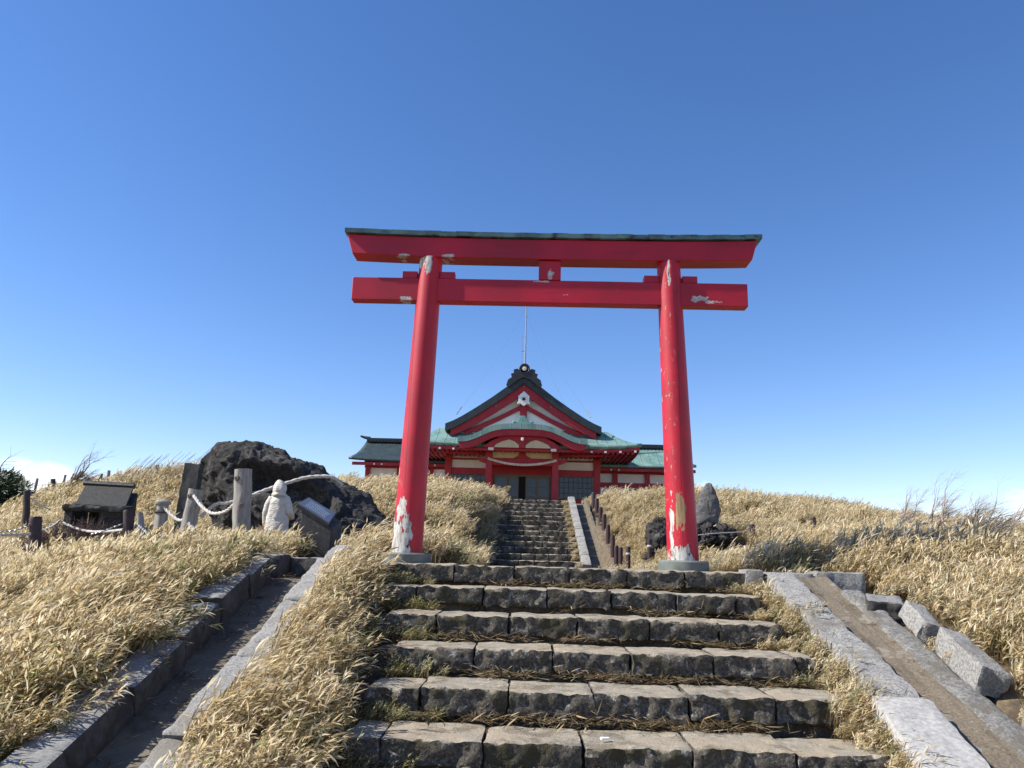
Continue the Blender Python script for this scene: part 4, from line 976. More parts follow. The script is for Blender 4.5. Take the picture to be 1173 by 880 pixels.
for s in (-1, 1):
    addc([(s * .09, 0, .80), (s * .10, .01, .46), (s * .105, -.02, .09), (s * .11, .10, .04)], [.085, .058, .042, .035], 0)
    arm = [(s * .17, .01, 1.30), (s * .235, -.03 if s > 0 else 0, 1.06), (s * .21, .16, .98), (s * .20, .24, .98)] if s > 0 else [(s * .17, .01, 1.30), (s * .23, -.02, 1.05), (s * .245, .05, .82), (s * .245, .07, .76)]
    ids = addc(arm, [.06, .045, .033, .03], 2)
    w = Vector(arm[-1]); d = (w - Vector(arm[-2])).normalized(); a = Vector((s, 0, 0)) if s > 0 else Vector((0, 1, 0)); a = (a - d * a.dot(d)).normalized(); c_ = d.cross(a)
    for f, (off, ln) in enumerate(((-.027, .075), (-.009, .085), (.009, .08), (.027, .065))):
        b0 = w + a * off + d * .05; addc([tuple(b0), tuple(b0 + d * ln * .5 + c_ * .008), tuple(b0 + d * ln * .85 + c_ * .025)], [.010, .009, .007], ids[-1])
    b0 = w + a * -.035 + d * .01; addc([tuple(b0 + a * -.02 + d * .02), tuple(b0 + a * -.028 + d * .05 + c_ * .01)], [.011, .009], ids[-1])
body = skin_body(pts, ed, rad, 'body', M['skin'], person)
hd = MB()  # head with brow, nose, mouth and ears, facing away (+y)
nu, nv = 22, 16
for j in range(nv + 1):
    th = math.pi * j / nv
    for i in range(nu):
        ph = 2 * math.pi * i / nu; x, y, z = math.sin(th) * math.cos(ph), math.sin(th) * math.sin(ph), math.cos(th)
        k = 1 - .16 * max(0, -z) * (1 if y > 0 else .6)
        r = .10; bumpf = .018 * math.exp(-((x / .16) ** 2 + ((z + .12) / .28) ** 2)) * (y > 0) + .010 * math.exp(-((abs(x) - 1) / .1) ** 2 - (z / .25) ** 2) - .008 * math.exp(-((abs(x) - .36) / .16) ** 2 - ((z - .05) / .12) ** 2) * (y > 0) + .005 * math.exp(-((x / .25) ** 2 + ((z + .5) / .07) ** 2)) * (y > 0)
        hd.v.append(pp(x * .078 * k + (bumpf if abs(x) > .8 else 0) * (1 if x > 0 else -1), .05 + y * .098 * k + bumpf * (y > 0), 1.515 + z * .118))
for j in range(nv):
    for i in range(nu): hd.f.append((j * nu + i, j * nu + (i + 1) % nu, (j + 1) * nu + (i + 1) % nu, (j + 1) * nu + i))
head = hd.build('head', M['skin'], person, smooth=180)
for s in (-1, 1):
    e = lathe([(.0005, -.011), (.009, -.006), (.011, 0), (.009, .006), (.0005, .011)], 10); MB().add(e.v, e.f, Matrix.Translation(pp(s * .03, .135, 1.52))).build('eye', M['void'], head, smooth=180)
def shell(name, rings, m, n=36, close=(True, True), wob=.0, sd=0):
    """rings: (cx, cy, z, rx, ry)"""
    mb = MB()
    for k, (cx_, cy_, z, rx, ry) in enumerate(rings):
        for i in range(n):
            ph = 2 * math.pi * i / n; w = 1 + wob * fb((math.cos(ph) * 1.2, math.sin(ph) * 1.2, z * 3 + sd), 1.8, 3)
            mb.v.append(pp(cx_ + rx * math.cos(ph) * w, cy_ + ry * math.sin(ph) * w, z))
    for k in range(len(rings) - 1):
        for i in range(n): mb.f.append((k * n + i, k * n + (i + 1) % n, (k + 1) * n + (i + 1) % n, (k + 1) * n + i))
    if close[0]: mb.f.append(tuple(range(n))[::-1])
    if close[1]: mb.f.append(tuple((len(rings) - 1) * n + i for i in range(n)))
    return mb.build(name, m, person, smooth=60)
rg = []
for i in range(46):
    t = i / 45; z = .50 + .92 * t
    rx = np.interp(t, [0, .3, .55, .72, .86, .95, 1], [.228, .218, .205, .205, .190, .14, .085]); ry = np.interp(t, [0, .3, .6, .85, 1], [.20, .185, .165, .145, .075])
    q = 1 + .022 * abs(math.sin(t * 21)) ** .6; rg.append((0, .01 + .03 * t, z, rx * q, ry * q))
shell('coat', rg, M['coat'], close=(True, True), wob=.09)
for s, arm in ((1, [(.125, .01, 1.325), (.19, -.015, 1.20), (.235, -.03, 1.06), (.235, .08, 1.00), (.205, .19, .98)]), (-1, [(-.125, .01, 1.325), (-.185, -.01, 1.20), (-.215, -.02, 1.05), (-.225, .02, .92), (-.225, .05, .83)])):
    P_ = []; 
    for i in range(len(arm) - 1):
        for k in range(8): P_.append(Vector(arm[i]).lerp(Vector(arm[i + 1]), k / 8))
    P_.append(Vector(arm[-1])); rr = [(.072 - .022 * i / len(P_)) * (1 + .04 * abs(math.sin(i * .8))) for i in range(len(P_))]
    MB().tube([pp(*p) for p in P_], rr, 14).build('sleeve', M['coat'], person, smooth=60)
hr = [(0, -.005, 1.36, .13, .12), (0, -.005, 1.385, .138, .13), (0, 0, 1.42, .118, .12), (0, 0, 1.46, .124, .135), (0, .01, 1.52, .118, .135), (-.004, .02, 1.575, .102, .118), (-.012, .02, 1.615, .078, .09), (-.022, .012, 1.645, .046, .05), (-.028, .005, 1.662, .015, .018)]
hr2 = []
for i in range(len(hr) - 1):
    for k in range(3): hr2.append(tuple(a + (b - a) * k / 3 for a, b in zip(hr[i], hr[i + 1])))
hr2.append(hr[-1])
hood = shell('hood', hr2, M['coat'], close=(False, True), wob=.12, sd=5)
for s in (-1, 1): MB().tube([pp(s * .10, 0, .52), pp(s * .105, 0, .3), pp(s * .11, -.01, .06)], [.085, .075, .062], 14).build('trouser_leg', M['trouser'], person, smooth=60)
for s in (-1, 1):
    vs, fs = stone((.10, .27, .09), 7 + s, .03, .035, .003, 0); MB().add(vs, fs, Matrix.Translation(pp(s * .11, .05, .045))).build('shoe', M['trouser'], person, smooth=60)
vs, fs = stone((.10, .22, .26), 12, .03, .04, .01, 0)
bag = tag(MB().add(vs, fs).build('hand_bag', M['pink'], smooth=60, loc=pp(-.31, .06, .60)), 'small pink bag hanging at the left side of the person in the pale coat', 'bag')
MB().tube([pp(-.31, .0, .72), pp(-.29, .03, .80), pp(-.27, .06, .80), pp(-.31, .12, .72)], .008, 6).build('strap', M['pink'], bag)

# ------------------------------------------------------------------ posts, ropes and chains on the left
def log_post(name, m, label, cat, pb, pt, y, r, group=None, knots=0, sd=0, taper=.93, n=22):
    b, t = at(*pb, y), at(*pt, y); d = t - b; b = b - d.normalized() * .35
    P_ = [b.lerp(t, i / 14) for i in range(15)]
    mb = MB(); mb.tube(P_, [r * (1 - (1 - taper) * i / 14) for i in range(15)], n)
    mb.v = [tuple(Vector(v) + Vector((fb((v[0] + sd, v[1], v[2] * .4), 9, 3), fb((v[0], v[1] + sd, v[2] * .4), 9, 3), .4 * fb((v[0], v[1], sd), 9, 2))) * r * .16) for v in mb.v]
    o = tag(mb.build(name, m, smooth=50, bevel=0), label, cat, group)
    for k in range(knots):
        p = b.lerp(t, [.9, .62, .7][k]); ang = [-2.0, -1.3, -.6][k]
        q = lathe([(r * .32, -.02), (r * .30, .02), (r * .14, .028), (r * .05, .01)], 12, Matrix.Translation(p + Vector((math.cos(ang) * r * .9, math.sin(ang) * r * .9, 0))) @ Matrix.Rotation(math.pi / 2, 4, Vector((-math.sin(ang), math.cos(ang), 0))))
        q.build('knot', M['bark'], o, smooth=40)
    return o
tp = log_post('wooden_post', M['wood'], 'tallest weathered grey log post with knots, holding the white rope left of the person', 'post', (276, 622), (279, 538), 11.6, .138, 'wooden rope posts', 2, 1)
lp = log_post('wooden_post', M['wood'], 'grey log post leaning to the right in front of the leaning stone slab', 'post', (213, 615), (225, 561), 12.8, .125, 'wooden rope posts', 1, 2)
gp = thing('capped_post', 'grey round post with a lantern-like cap and iron bands left of the leaning log post', 'post', tuple(at(182, 612, 13.2)))
b_ = at(182, 615, 13.2); t_ = at(183, 572, 13.2); hgt = t_.z - b_.z
lathe([(.105, -.3), (.105, hgt * .70), (.10, hgt * .72)], 24, Matrix.Translation(b_)).build('post_body', M['wood'], gp, smooth=40)
lathe([(.11, hgt * .62), (.13, hgt * .64), (.13, hgt * .67), (.11, hgt * .69), (.10, hgt * .72)], 24, Matrix.Translation(b_)).build('iron_band', M['darkstone'], gp, smooth=40)
lathe([(.095, hgt * .72), (.095, hgt * .86), (.125, hgt * .87), (.128, hgt * .93), (.10, hgt * .98), (.03, hgt)], 24, Matrix.Translation(b_)).build('cap', M['wood'], gp, smooth=40)
log_post('wooden_stake', M['wood'], 'short grey wooden stake between the maroon bollard and the capped post', 'stake', (163, 618), (160, 588), 14.0, .075, None, 0, 5, .8, 12)
log_post('wooden_stake', M['wood'], 'stubby low stake at the foot of the capped post', 'stake', (190, 616), (189, 602), 13.4, .05, None, 0, 6, .8, 12)
def bollard(pb, pt, y, r, label, group, bands=0, sink=.3):
    b, t = at(*pb, y), at(*pt, y); h = (t - b).length
    o = thing('maroon_bollard', label, 'bollard', tuple(b), group)
    d = (t - b).normalized(); T = Matrix.Translation(b) @ Vector((0, 0, 1)).rotation_difference(d).to_matrix().to_4x4()
    lathe([(r, -sink), (r, h - .10 * min(1, h)), (r * .98, h - .03), (r * .9, h - .005), (r * .3, h)], 20, T).build('post_body', M['maroon'], o, smooth=40)
    if bands:
        lathe([(r * 1.02, h * .62), (r * 1.10, h * .63), (r * 1.10, h * .70), (r * 1.02, h * .71)], 20, T).build('rope_band', M['rope'], o, smooth=40)
    return o
bollard((39, 640), (41, 592), 12.6, .095, 'maroon steel bollard holding the chain at the far left of the dry grass', 'chain bollards by the stone hut')
bollard((147, 616), (147, 584), 13.4, .083, 'maroon steel bollard at the right front corner of the dark stone hut', 'chain bollards by the stone hut')
for k, (px, y1, y0, y, bd) in enumerate(((680, 564, 584, 27.6, 0), (683.6, 571, 591, 26.4, 0), (688, 581, 599, 24.8, 0), (692, 589, 606, 23.6, 0), (696.5, 601, 621, 22.4, 0), (702, 613, 637, 20.6, 0), (706, 625, 646, 19.3, 0), (711, 627, 647, 18.6, 0), (719.7, 626, 651, 17.2, 1), (744, 617, 643, 17.0, 1), (757.6, 613.5, 637, 17.2, 0))):
    lab = ['uppermost maroon bollard of the row climbing beside the distant steps, close to the shrine wall', 'second maroon bollard from the top of the row beside the distant steps', 'third maroon bollard from the top of the row beside the distant steps', 'fourth maroon bollard from the top of the row beside the distant steps', 'fifth maroon bollard from the top of the row beside the distant steps', 'tall maroon bollard halfway down the row beside the distant steps', 'maroon bollard just above the lowest close pair in the row beside the steps', 'maroon bollard next to the rope-banded one at the bottom of the row', 'rope-banded maroon bollard at the bottom of the row beside the distant steps', 'rope-banded maroon bollard in the grass left of the right gate pillar', 'plain maroon bollard touching the left edge of the right gate pillar'][k]
    bollard((px, y0), (px, y1), y, .0029 * y, lab, 'maroon bollards right of the distant steps', bd)
for px, y0, y1, y, lab in ((862, 614, 600.5, 17.5, 'short maroon bollard topping the dry grass right of the standing stone'), (932, 608, 592.5, 17.5, 'short maroon bollard on the skyline nearest the bare shrubs on the right')):
    bollard((px, y0), (px - .5, y1), y, .062, lab, 'maroon bollards right of the gate')
def rope(pix, y0, y1, r, label, m='rope', dens=3.0, name='rope'):
    P0 = [at(px, py, y0 + (y1 - y0) * i / (len(pix) - 1)) for i, (px, py) in enumerate(pix)]
    # smooth through the measured points
    P_ = []
    for i in range(len(P0) - 1):
        a, b, c, d = P0[max(0, i - 1)], P0[i], P0[i + 1], P0[min(len(P0) - 1, i + 2)]
        for k in range(12):
            t = k / 12; P_.append(.5 * ((2 * b) + (c - a) * t + (2 * a - 5 * b + 4 * c - d) * t * t + (3 * b - a - 3 * c + d) * t ** 3))
    P_.append(P0[-1])
    return tag(twist(P_, r, 3, dens).build(name, M[m], smooth=60), label, 'rope')
rope([(187, 580), (196, 590), (205, 596), (212, 595)], 13.15, 12.72, .026, 'white rope sagging from the capped post to the leaning log post')
rope([(222, 568), (231, 580), (243, 588), (258, 586), (269, 577)], 12.7, 11.55, .026, 'white rope sagging from the leaning log post to the tallest log post')
rope([(230, 592), (239, 584), (249, 577), (262, 576), (288, 569)], 15.3, 15.3, .036, 'short length of white rope low on the boulder, behind the tallest log post')
rope([(216, 599), (220, 606), (224, 614)], 12.7, 12.6, .030, 'short white rope end hanging at the foot of the leaning log post')
rope([(286, 569), (306, 561), (330, 553), (352, 547), (376, 546), (386, 550), (392, 556)], 15.35, 15.9, .038, 'thick white rope stretched across the face of the boulder behind the person', dens=2.2)
rope([(0, 613), (18, 612), (36, 612)], 12.3, 12.52, .022, 'thin pale rope from the left edge of the photo to the far left bollard', dens=5)
rope([(46, 608), (58, 604), (69, 596)], 12.6, 15.0, .02, 'thin pale rope running up from the far left bollard behind the heather', dens=5)
rope([(71, 598), (84, 604), (100, 608.5), (120, 609), (141, 607)], 15, 13.4, .026, 'pale rope sagging in front of the dark stone hut to its maroon bollard', dens=5)
def chain(pix, y0, y1, label, L_=.075):
    P0 = [at(px, py, y0 + (y1 - y0) * i / (len(pix) - 1)) for i, (px, py) in enumerate(pix)]; mb = MB(); i = 0
    for a, b in zip(P0[:-1], P0[1:]):
        n = max(1, int((b - a).length / (L_ * .72)))
        for k in range(n):
            c = a.lerp(b, (k + .5) / n); d = (b - a).normalized(); s_ = d.cross(Vector((0, 0, 1))).normalized() if i % 2 else d.cross(d.cross(Vector((0, 1, 0)))).normalized(); i += 1
            ring = [c + d * math.cos(q) * L_ * .5 + s_ * math.sin(q) * L_ * .3 for q in np.linspace(0, 2 * math.pi, 11)]
            mb.tube(ring, .0095, 5, False)
    return tag(mb.build('chain', M['steel'], smooth=60), label, 'chain')
chain([(0, 609.5), (10, 609), (22, 606), (34, 602)], 12.3, 12.5, 'steel chain from the left edge of the photo to the far left bollard')
chain([(105, 612), (118, 609), (130, 604), (141, 600)], 13.2, 13.35, 'steel chain rising to the maroon bollard in front of the stone hut')
chain([(153, 606), (158, 600), (164, 606), (170, 612), (176, 604)], 13.4, 13.2, 'loose steel chain between the maroon bollard and the capped post')
rope([(800, 613), (815, 611.5), (830, 610.5), (849, 609.5), (858, 608)], 16.9, 17.4, .011, 'thin white rope strung behind the right gate pillar towards a bollard', dens=5)

# ------------------------------------------------------------------ stone hut on the left
hut = thing('stone_hut', 'low dark stone hut with a sloping slab roof and open front among the grass', 'hut', tuple(at(110, 612, 18.5)))
HY = 18.0
def hp(px, py, y=HY): return at(px, py, y)
a, b, c, d = hp(86, 577), hp(144, 580), hp(153, 558, HY + .75), hp(98, 555, HY + .75)
mb = slabq([a, b, c, d], Vector((0, .05, -1)), .08); mb.build('roof', M['hutstone'], hut, bevel=.01)
p, q = hp(97, 553.5, HY + .77), hp(154, 557, HY + .77); MB().tube([p, p.lerp(q, .5), q], .07, 8).build('ridge_cap', M['black'], hut)
z0 = hp(110, 618).z - .4
e0, e1 = hp(70, 579, HY - .08), hp(147, 579, HY - .08)
vs, fs = stone((e1.x - e0.x, .3, .15), 77, .06, .04, .03, .03); MB().add(vs, fs, Matrix.Translation(((e0.x + e1.x) / 2, HY + .05, e0.z - .05))).build('eave_stone', M['hutstone'], hut, smooth=45)
def hut_wall(name, x0, x1, sd):
    zt0, zt1 = e0.z - .08, c.z - .12; mb = MB()
    pr_ = [(HY - .02, z0), (HY + .95, z0), (HY + .92, zt1), (HY - .02, zt0)]
    mb.v = [(x0, y, z) for y, z in pr_] + [(x1 - sd * .16 * (y > HY + .5), y, z) for y, z in pr_]
    mb.f = [(0, 1, 2, 3), (7, 6, 5, 4)] + [(i, (i + 1) % 4, 4 + (i + 1) % 4, 4 + i) for i in range(4)]
    mb.build(name, M['lava'], hut, bevel=.03)
hut_wall('side_wall', hp(72, 600).x, hp(82, 600).x, 1)
hut_wall('side_wall', hp(126, 600).x - .3, hp(146, 600).x, 2)
mb = MB(); mb.span(hp(78, 600).x, hp(130, 600).x, HY + .8, HY + .9, z0, e0.z - .05); mb.build('back_wall', M['hutstone'], hut)

# ------------------------------------------------------------------ fence posts on the skyline
for k, (pb, pt, y, r, m, lab) in enumerate((
    ((30, 592), (31, 562), 19.5, .085, 'maroon', 'dark square-topped post with a slack cable, left of the stone hut'),
    ((39, 566), (43, 548), 28, .05, 'wood', 'thin fence post on the skyline closest to the dark evergreen'),
    ((61, 562), (61, 549), 28, .085, 'maroon', 'thick dark fence post on the skyline between two thin ones'),
    ((71, 562), (75, 544), 28, .05, 'wood', 'thin leaning fence post on the skyline at the foot of the bare shrub'),
    ((122, 556), (125, 539), 27, .055, 'wood', 'leaning fence post on the skyline right of the bare shrub'),
    ((112, 556), (117, 543), 27, .05, 'bark', 'short leaning stick post on the skyline above the stone hut'),
    ((180, 548), (180, 533), 26, .075, 'wood', 'square fence post standing above the tall grass left of the stone slab'),
    ((159, 548), (159, 540), 26, .05, 'wood', 'small fence post top in the tall grass above the stone hut'))):
    log_post('fence_post', M[m], lab, 'fence post', pb, pt, y, r, 'fence posts along the left skyline', 0, 10 + k, .95, 10)
MB_ = MB().tube([at(36, 571, 19.4), at(46, 578, 18.9), at(57, 584, 18.4)], .018, 6); tag(MB_.build('cable', M['black']), 'slack dark cable running down from the dark post left of the hut', 'cable')
wf = MB()
for dz in (0, -.28):
    P_ = [at(-20, 556, 28), at(41, 556, 28), at(61, 555, 28), at(73, 553, 28), at(114, 549, 27), at(124, 547, 27)]
    wf.tube([p + Vector((0, 0, dz)) for p in P_], .012, 4)
tag(wf.build('fence_wire', M['steel']), 'thin wires strung between the fence posts along the left skyline', 'wire')

# ------------------------------------------------------------------ shrubs and the dark evergreen
def branch(mb, p, d, L_, r, depth, spread, wind, rr, seg=5, n=5):
    P_ = [p]; q = p.copy(); dd = d.copy()
    for i in range(seg):
        dd = (dd + Vector((rr.gauss(0, .12), rr.gauss(0, .12), rr.gauss(0, .08))) + wind * .045).normalized(); q = q + dd * (L_ / seg); P_.append(q.copy())
    mb.tube(P_, [r * (1 - .6 * i / seg) for i in range(seg + 1)], n, False)
    if depth == 0: return
    for k in range(rr.choice((4, 5, 6))):
        i = rr.randint(1, seg); a = Vector((rr.gauss(0, 1), rr.gauss(0, 1), rr.gauss(0, .7))).normalized()
        branch(mb, P_[i], (dd + a * spread + wind * .2).normalized(), L_ * rr.uniform(.45, .7), r * (1 - .6 * i / seg) * .6, depth - 1, spread, wind, rr, seg, max(3, n - 1))
def bare_shrub(label, base, stems, wind, sd, m, depth=3, r=.02, group=None):
    rr = random.Random(sd); o = MB()
    for (tx, tz, L_) in [(a + rr.gauss(0, .18), b, c * rr.uniform(.6, 1)) for a, b, c in stems * (3 if len(label) > 0 and r < .015 else 2)]: branch(o, Vector(base) + Vector((rr.uniform(-.1, .1), rr.uniform(-.2, .2), -.25)), Vector((tx, rr.uniform(-.2, .2), tz)).normalized(), L_, r, depth, .62, wind, rr)
    return tag(o.build('bare_shrub', M[m]), label, 'shrub', group)
W1 = Vector((1, 0, .15))
bare_shrub('bare windswept shrub leaning right on the skyline above the stone hut', at(80, 551, 27), [(1.0, 1, 1.25), (1.2, .9, 1.1), (.6, 1, .8)], W1, 4, 'twig', 3, .045)
bare_shrub('low tangle of bare twigs on the skyline between the fence posts', at(60, 566, 27.5), [(.5, 1, .8), (-.2, 1, .8), (1, .8, .9)], W1, 9, 'bark', 3, .016)
for k, (px, py, y, stems, sd, lab) in enumerate(((1068, 598, 10.6, [(.05, 1, .62), (.35, 1, .5), (.6, .8, .42)], 21, 'tallest bare grey shrub with an upright stem on the right skyline'),
        (1036, 600, 10.8, [(.1, 1, .5), (.3, 1, .42)], 22, 'smallest bare grey shrub at the left end of the right skyline shrubs'),
        (1105, 602, 10.5, [(.1, 1, .5), (.5, 1, .5), (.3, 1, .48)], 23, 'twiggy bare shrub right of the tallest one on the right skyline'),
        (1128, 604, 10.4, [(1.1, .8, .8), (.7, .8, .55)], 24, 'bare shrub leaning far to the right at the end of the right skyline'))):
    bare_shrub(lab, at(px, py, y) + Vector((0, 0, .10)), stems, W1, sd, 'twig', 3, .012, 'bare shrubs on the right skyline')
# stiff grass stalks and twigs above the left bank
st_ = MB(); rr = random.Random(5)
for k in range(46):
    px = rr.uniform(128, 226); b = at(px, np.interp(px, [128, 170, 226], [552, 545, 538]) + 6, rr.uniform(24, 26)); h = rr.uniform(.35, 1.0)
    P_ = [b + Vector((.5 * h * t * t + .15 * h * t, 0, h * t)) for t in np.linspace(0, 1, 5)]; st_.tube(P_, [.010, .009, .007, .006, .004], 4, False)
    if rr.random() < .6:
        i = rr.choice((2, 3)); st_.tube([P_[i], P_[i] + Vector((.18 * h, .02, .16 * h))], [.006, .003], 4, False)
tag(st_.build('dry_stalks', M['twig']), 'sparse tall dry stalks sticking up along the left skyline', 'stalks', None, 'stuff')
def heather(label, c, rx, ry, h, sd, m):
    rr = random.Random(sd); o = MB()
    for k in range(260):
        a = rr.uniform(0, 2 * math.pi); q = math.sqrt(rr.random()); b = Vector(c) + Vector((rx * q * math.cos(a), ry * q * math.sin(a), -.1)); hh = h * (1 - .6 * q * q) * rr.uniform(.6, 1.1)
        t = b + Vector((rr.gauss(.12, .15), rr.gauss(0, .12), 1)) * hh; mid = b.lerp(t, .5) + Vector((rr.gauss(0, .04), 0, 0)); o.tube([b, mid, t], [.008, .006, .003], 3, False)
        for j in range(5):
            p = b.lerp(t, rr.uniform(.35, 1)); o.tube([p, p + Vector((rr.gauss(.03, .09), rr.gauss(0, .09), rr.uniform(.03, .14)))], [.005, .002], 3, False)
    return tag(o.build('heather_shrub', M[m]), label, 'shrub')
M['heather'] = simple('purple_brown_twigs', (.11, .065, .062), (.07, .045, .04), 8, .9)
heather('purplish brown bushy shrub in front of the dark stone hut', at(88, 626, 14.6), 1.05, .5, .62, 3, 'heather')
M['needle'] = simple('dark_needles', (.022, .042, .018), (.045, .068, .025), 3, .6, c3=(.075, .095, .035), s3=4, t3=.6)
ev = thing('evergreen_tree', 'dark wind-shaped evergreen tree cut off by the left edge of the photo', 'tree', tuple(at(-8, 590, 26)))
mb = MB(); rr = random.Random(11); tb = at(-10, 592, 26); branch(mb, tb, Vector((.1, 0, 1)), 1.5, .09, 2, .8, Vector((.4, 0, .1)), rr); mb.build('trunk', M['bark'], ev)
cr = MB()
blobs = []
for k in range(26):
    px, py = rr.uniform(-44, 22), rr.uniform(543, 583)
    lim = 538 + max(0, px - 2) * .7 + abs(min(0, px + 14)) * .5
    if py < lim + 3: py = lim + 3 + rr.uniform(0, 9)
    blobs.append((at(px, py, 26 + rr.uniform(-.8, .8)), rr.uniform(.22, .42)))
for c, r in blobs:
    for k in range(420):
        v = Vector((rr.gauss(0, 1), rr.gauss(0, 1), rr.gauss(0, .8))).normalized() * r * rr.uniform(.5, 1.08); p = c + v
        d = (v.normalized() + Vector((.7, 0, .25)) + Vector((rr.gauss(0, .5), rr.gauss(0, .5), rr.gauss(0, .5)))).normalized(); s_ = d.orthogonal().normalized(); L_ = rr.uniform(.07, .15); w = L_ * .18
        o = len(cr.v); cr.v += [tuple(p - s_ * w), tuple(p + s_ * w), tuple(p + d * L_ + s_ * w * .3), tuple(p + d * L_ - s_ * w * .3)]; cr.f.append((o, o + 1, o + 2, o + 3))
cr.build('crown', M['needle'], ev)

# ------------------------------------------------------------------ wind-combed dwarf bamboo grass
def clump(name, kind, sd):
    """a tuft of stems with lance leaves, leaning with the wind towards +x"""
    g = random.Random(sd); V = []; F = []; Cc = []
    def lf(b, d, L_, W_, col, droop):
        d = d.normalized(); s_ = d.cross(Vector((g.gauss(0, .5), g.gauss(0, .5), 1))).normalized(); u = s_.cross(d)
        o = len(V); p1 = b + d * L_ * .3 - u * droop * L_ * .05; p2 = b + d * L_ * .68 - u * droop * L_ * .22; p3 = b + d * L_ - u * droop * L_ * .5
        cup = u * W_ * .12
        V.extend([b, p1 - s_ * W_ * .5 + cup, p1 + s_ * W_ * .5 + cup, p2 - s_ * W_ * .38 + cup, p2 + s_ * W_ * .38 + cup, p3])
        F.extend([(o, o + 1, o + 2), (o + 1, o + 3, o + 4, o + 2), (o + 3, o + 5, o + 4)]); Cc.extend([col] * 3)
    straw = [(.76, .63, .38), (.70, .56, .31), (.80, .69, .46), (.62, .48, .25), (.74, .61, .38), (.84, .76, .57), (.55, .42, .21), (.68, .57, .34)]
    green = [(.16, .20, .06), (.11, .15, .05), (.24, .26, .10), (.30, .29, .13), (.20, .22, .08)]
    brown = [(.20, .14, .075), (.26, .19, .10), (.15, .11, .06), (.32, .24, .14)]
    def pick():
        t = g.random()
        if kind == 'debris': return g.choice(brown) if t < .62 else (.09, .065, .04) if t < .9 else g.choice(straw)
        if kind == 'dry': return g.choice(straw) if t < .90 else g.choice(brown) if t < .955 else g.choice(green)
        if kind == 'mixed': return g.choice(straw) if t < .50 else g.choice(brown) if t < .65 else g.choice(green)
        if kind == 'green': return g.choice(straw) if t < .22 else g.choice(brown) if t < .32 else g.choice(green)
        return g.choice(brown) if t < .7 else g.choice(straw)
    if kind == 'debris':
        for k in range(26):
            b = Vector((g.gauss(0, .11), g.gauss(0, .05), g.uniform(.0, .035))); a = g.uniform(0, 6.283); d = Vector((math.cos(a), math.sin(a) * .6, g.uniform(-.05, .45))); lf(b, d, g.uniform(.05, .15), g.uniform(.003, .012), pick(), g.uniform(-.4, .6))
    else:
        ns = 19
        for k in range(ns):
            a = g.uniform(0, 6.283); r = .17 * math.sqrt(g.random()); b = Vector((r * math.cos(a), r * math.sin(a), -.03)); h = g.uniform(.20, .42)
            ln = g.uniform(.25, .75); w = Vector((1, g.gauss(.05, .25), 0))
            P_ = [b, b + w * ln * h * .28 + Vector((0, 0, h * .55)), b + w * ln * h * .85 + Vector((0, 0, h))]
            for i in range(2):
                s_ = Vector((.0022, .001, 0)); o = len(V); V.extend([P_[i] - s_, P_[i] + s_, P_[i + 1] + s_, P_[i + 1] - s_]); F.append((o, o + 1, o + 2, o + 3)); Cc.append((.30, .22, .11))
            for j in range(9):
                t = g.uniform(.35, 1.0) ** .7; p = P_[0].lerp(P_[1], t * 2) if t < .5 else P_[1].lerp(P_[2], t * 2 - 1)
                d = Vector((g.gauss(.68, .42), g.gauss(-.05, .48), g.gauss(.58, .42)))
                c = pick()
                if t < .55 and g.random() < .35: c = g.choice(green + brown)
                lf(p, d, g.uniform(.05, .112), g.uniform(.008, .0150), c, g.uniform(.0, .9))
    me = bpy.data.meshes.new(name); me.from_pydata([tuple(v) for v in V], [], F)
    ca = me.attributes.new('lc', 'FLOAT_COLOR', 'FACE'); ca.data.foreach_set('color', np.array([c + (1,) for c in Cc], np.float32).ravel())
    me.materials.append(M['leaf']); return bpy.data.objects.new(name, me)
tufts = bpy.data.collections.new('tufts')          # sources for the grass only, not part of the scene
KINDS = ['dry'] * 6 + ['mixed'] * 3 + ['green'] * 3 + ['debris'] * 4
for k, kd in enumerate(KINDS): tufts.objects.link(clump('tuft_%02d' % k, kd, 40 + k))
def grass_nodes():
    ng = bpy.data.node_groups.new('grass', 'GeometryNodeTree'); ng.interface.new_socket('Geometry', in_out='INPUT', socket_type='NodeSocketGeometry'); ng.interface.new_socket('Geometry', in_out='OUTPUT', socket_type='NodeSocketGeometry')
    N = ng.nodes; L = ng.links; gi = N.new('NodeGroupInput'); go = N.new('NodeGroupOutput'); ip = N.new('GeometryNodeInstanceOnPoints'); ci = N.new('GeometryNodeCollectionInfo')
    ci.inputs['Collection'].default_value = tufts; ci.inputs['Separate Children'].default_value = True; ci.inputs['Reset Children'].default_value = True
    def na(n, t): a = N.new('GeometryNodeInputNamedAttribute'); a.data_type = t; a.inputs['Name'].default_value = n; return a.outputs[0]
    mp = N.new('GeometryNodeMeshToPoints'); L.new(gi.outputs[0], mp.inputs[0]); L.new(mp.outputs[0], ip.inputs['Points']); L.new(ci.outputs[0], ip.inputs['Instance']); ip.inputs['Pick Instance'].default_value = True
    L.new(na('idx', 'INT'), ip.inputs['Instance Index']); L.new(na('rot', 'FLOAT_VECTOR'), ip.inputs['Rotation']); L.new(na('scl', 'FLOAT_VECTOR'), ip.inputs['Scale']); L.new(ip.outputs[0], go.inputs[0]); return ng
GN = grass_nodes()
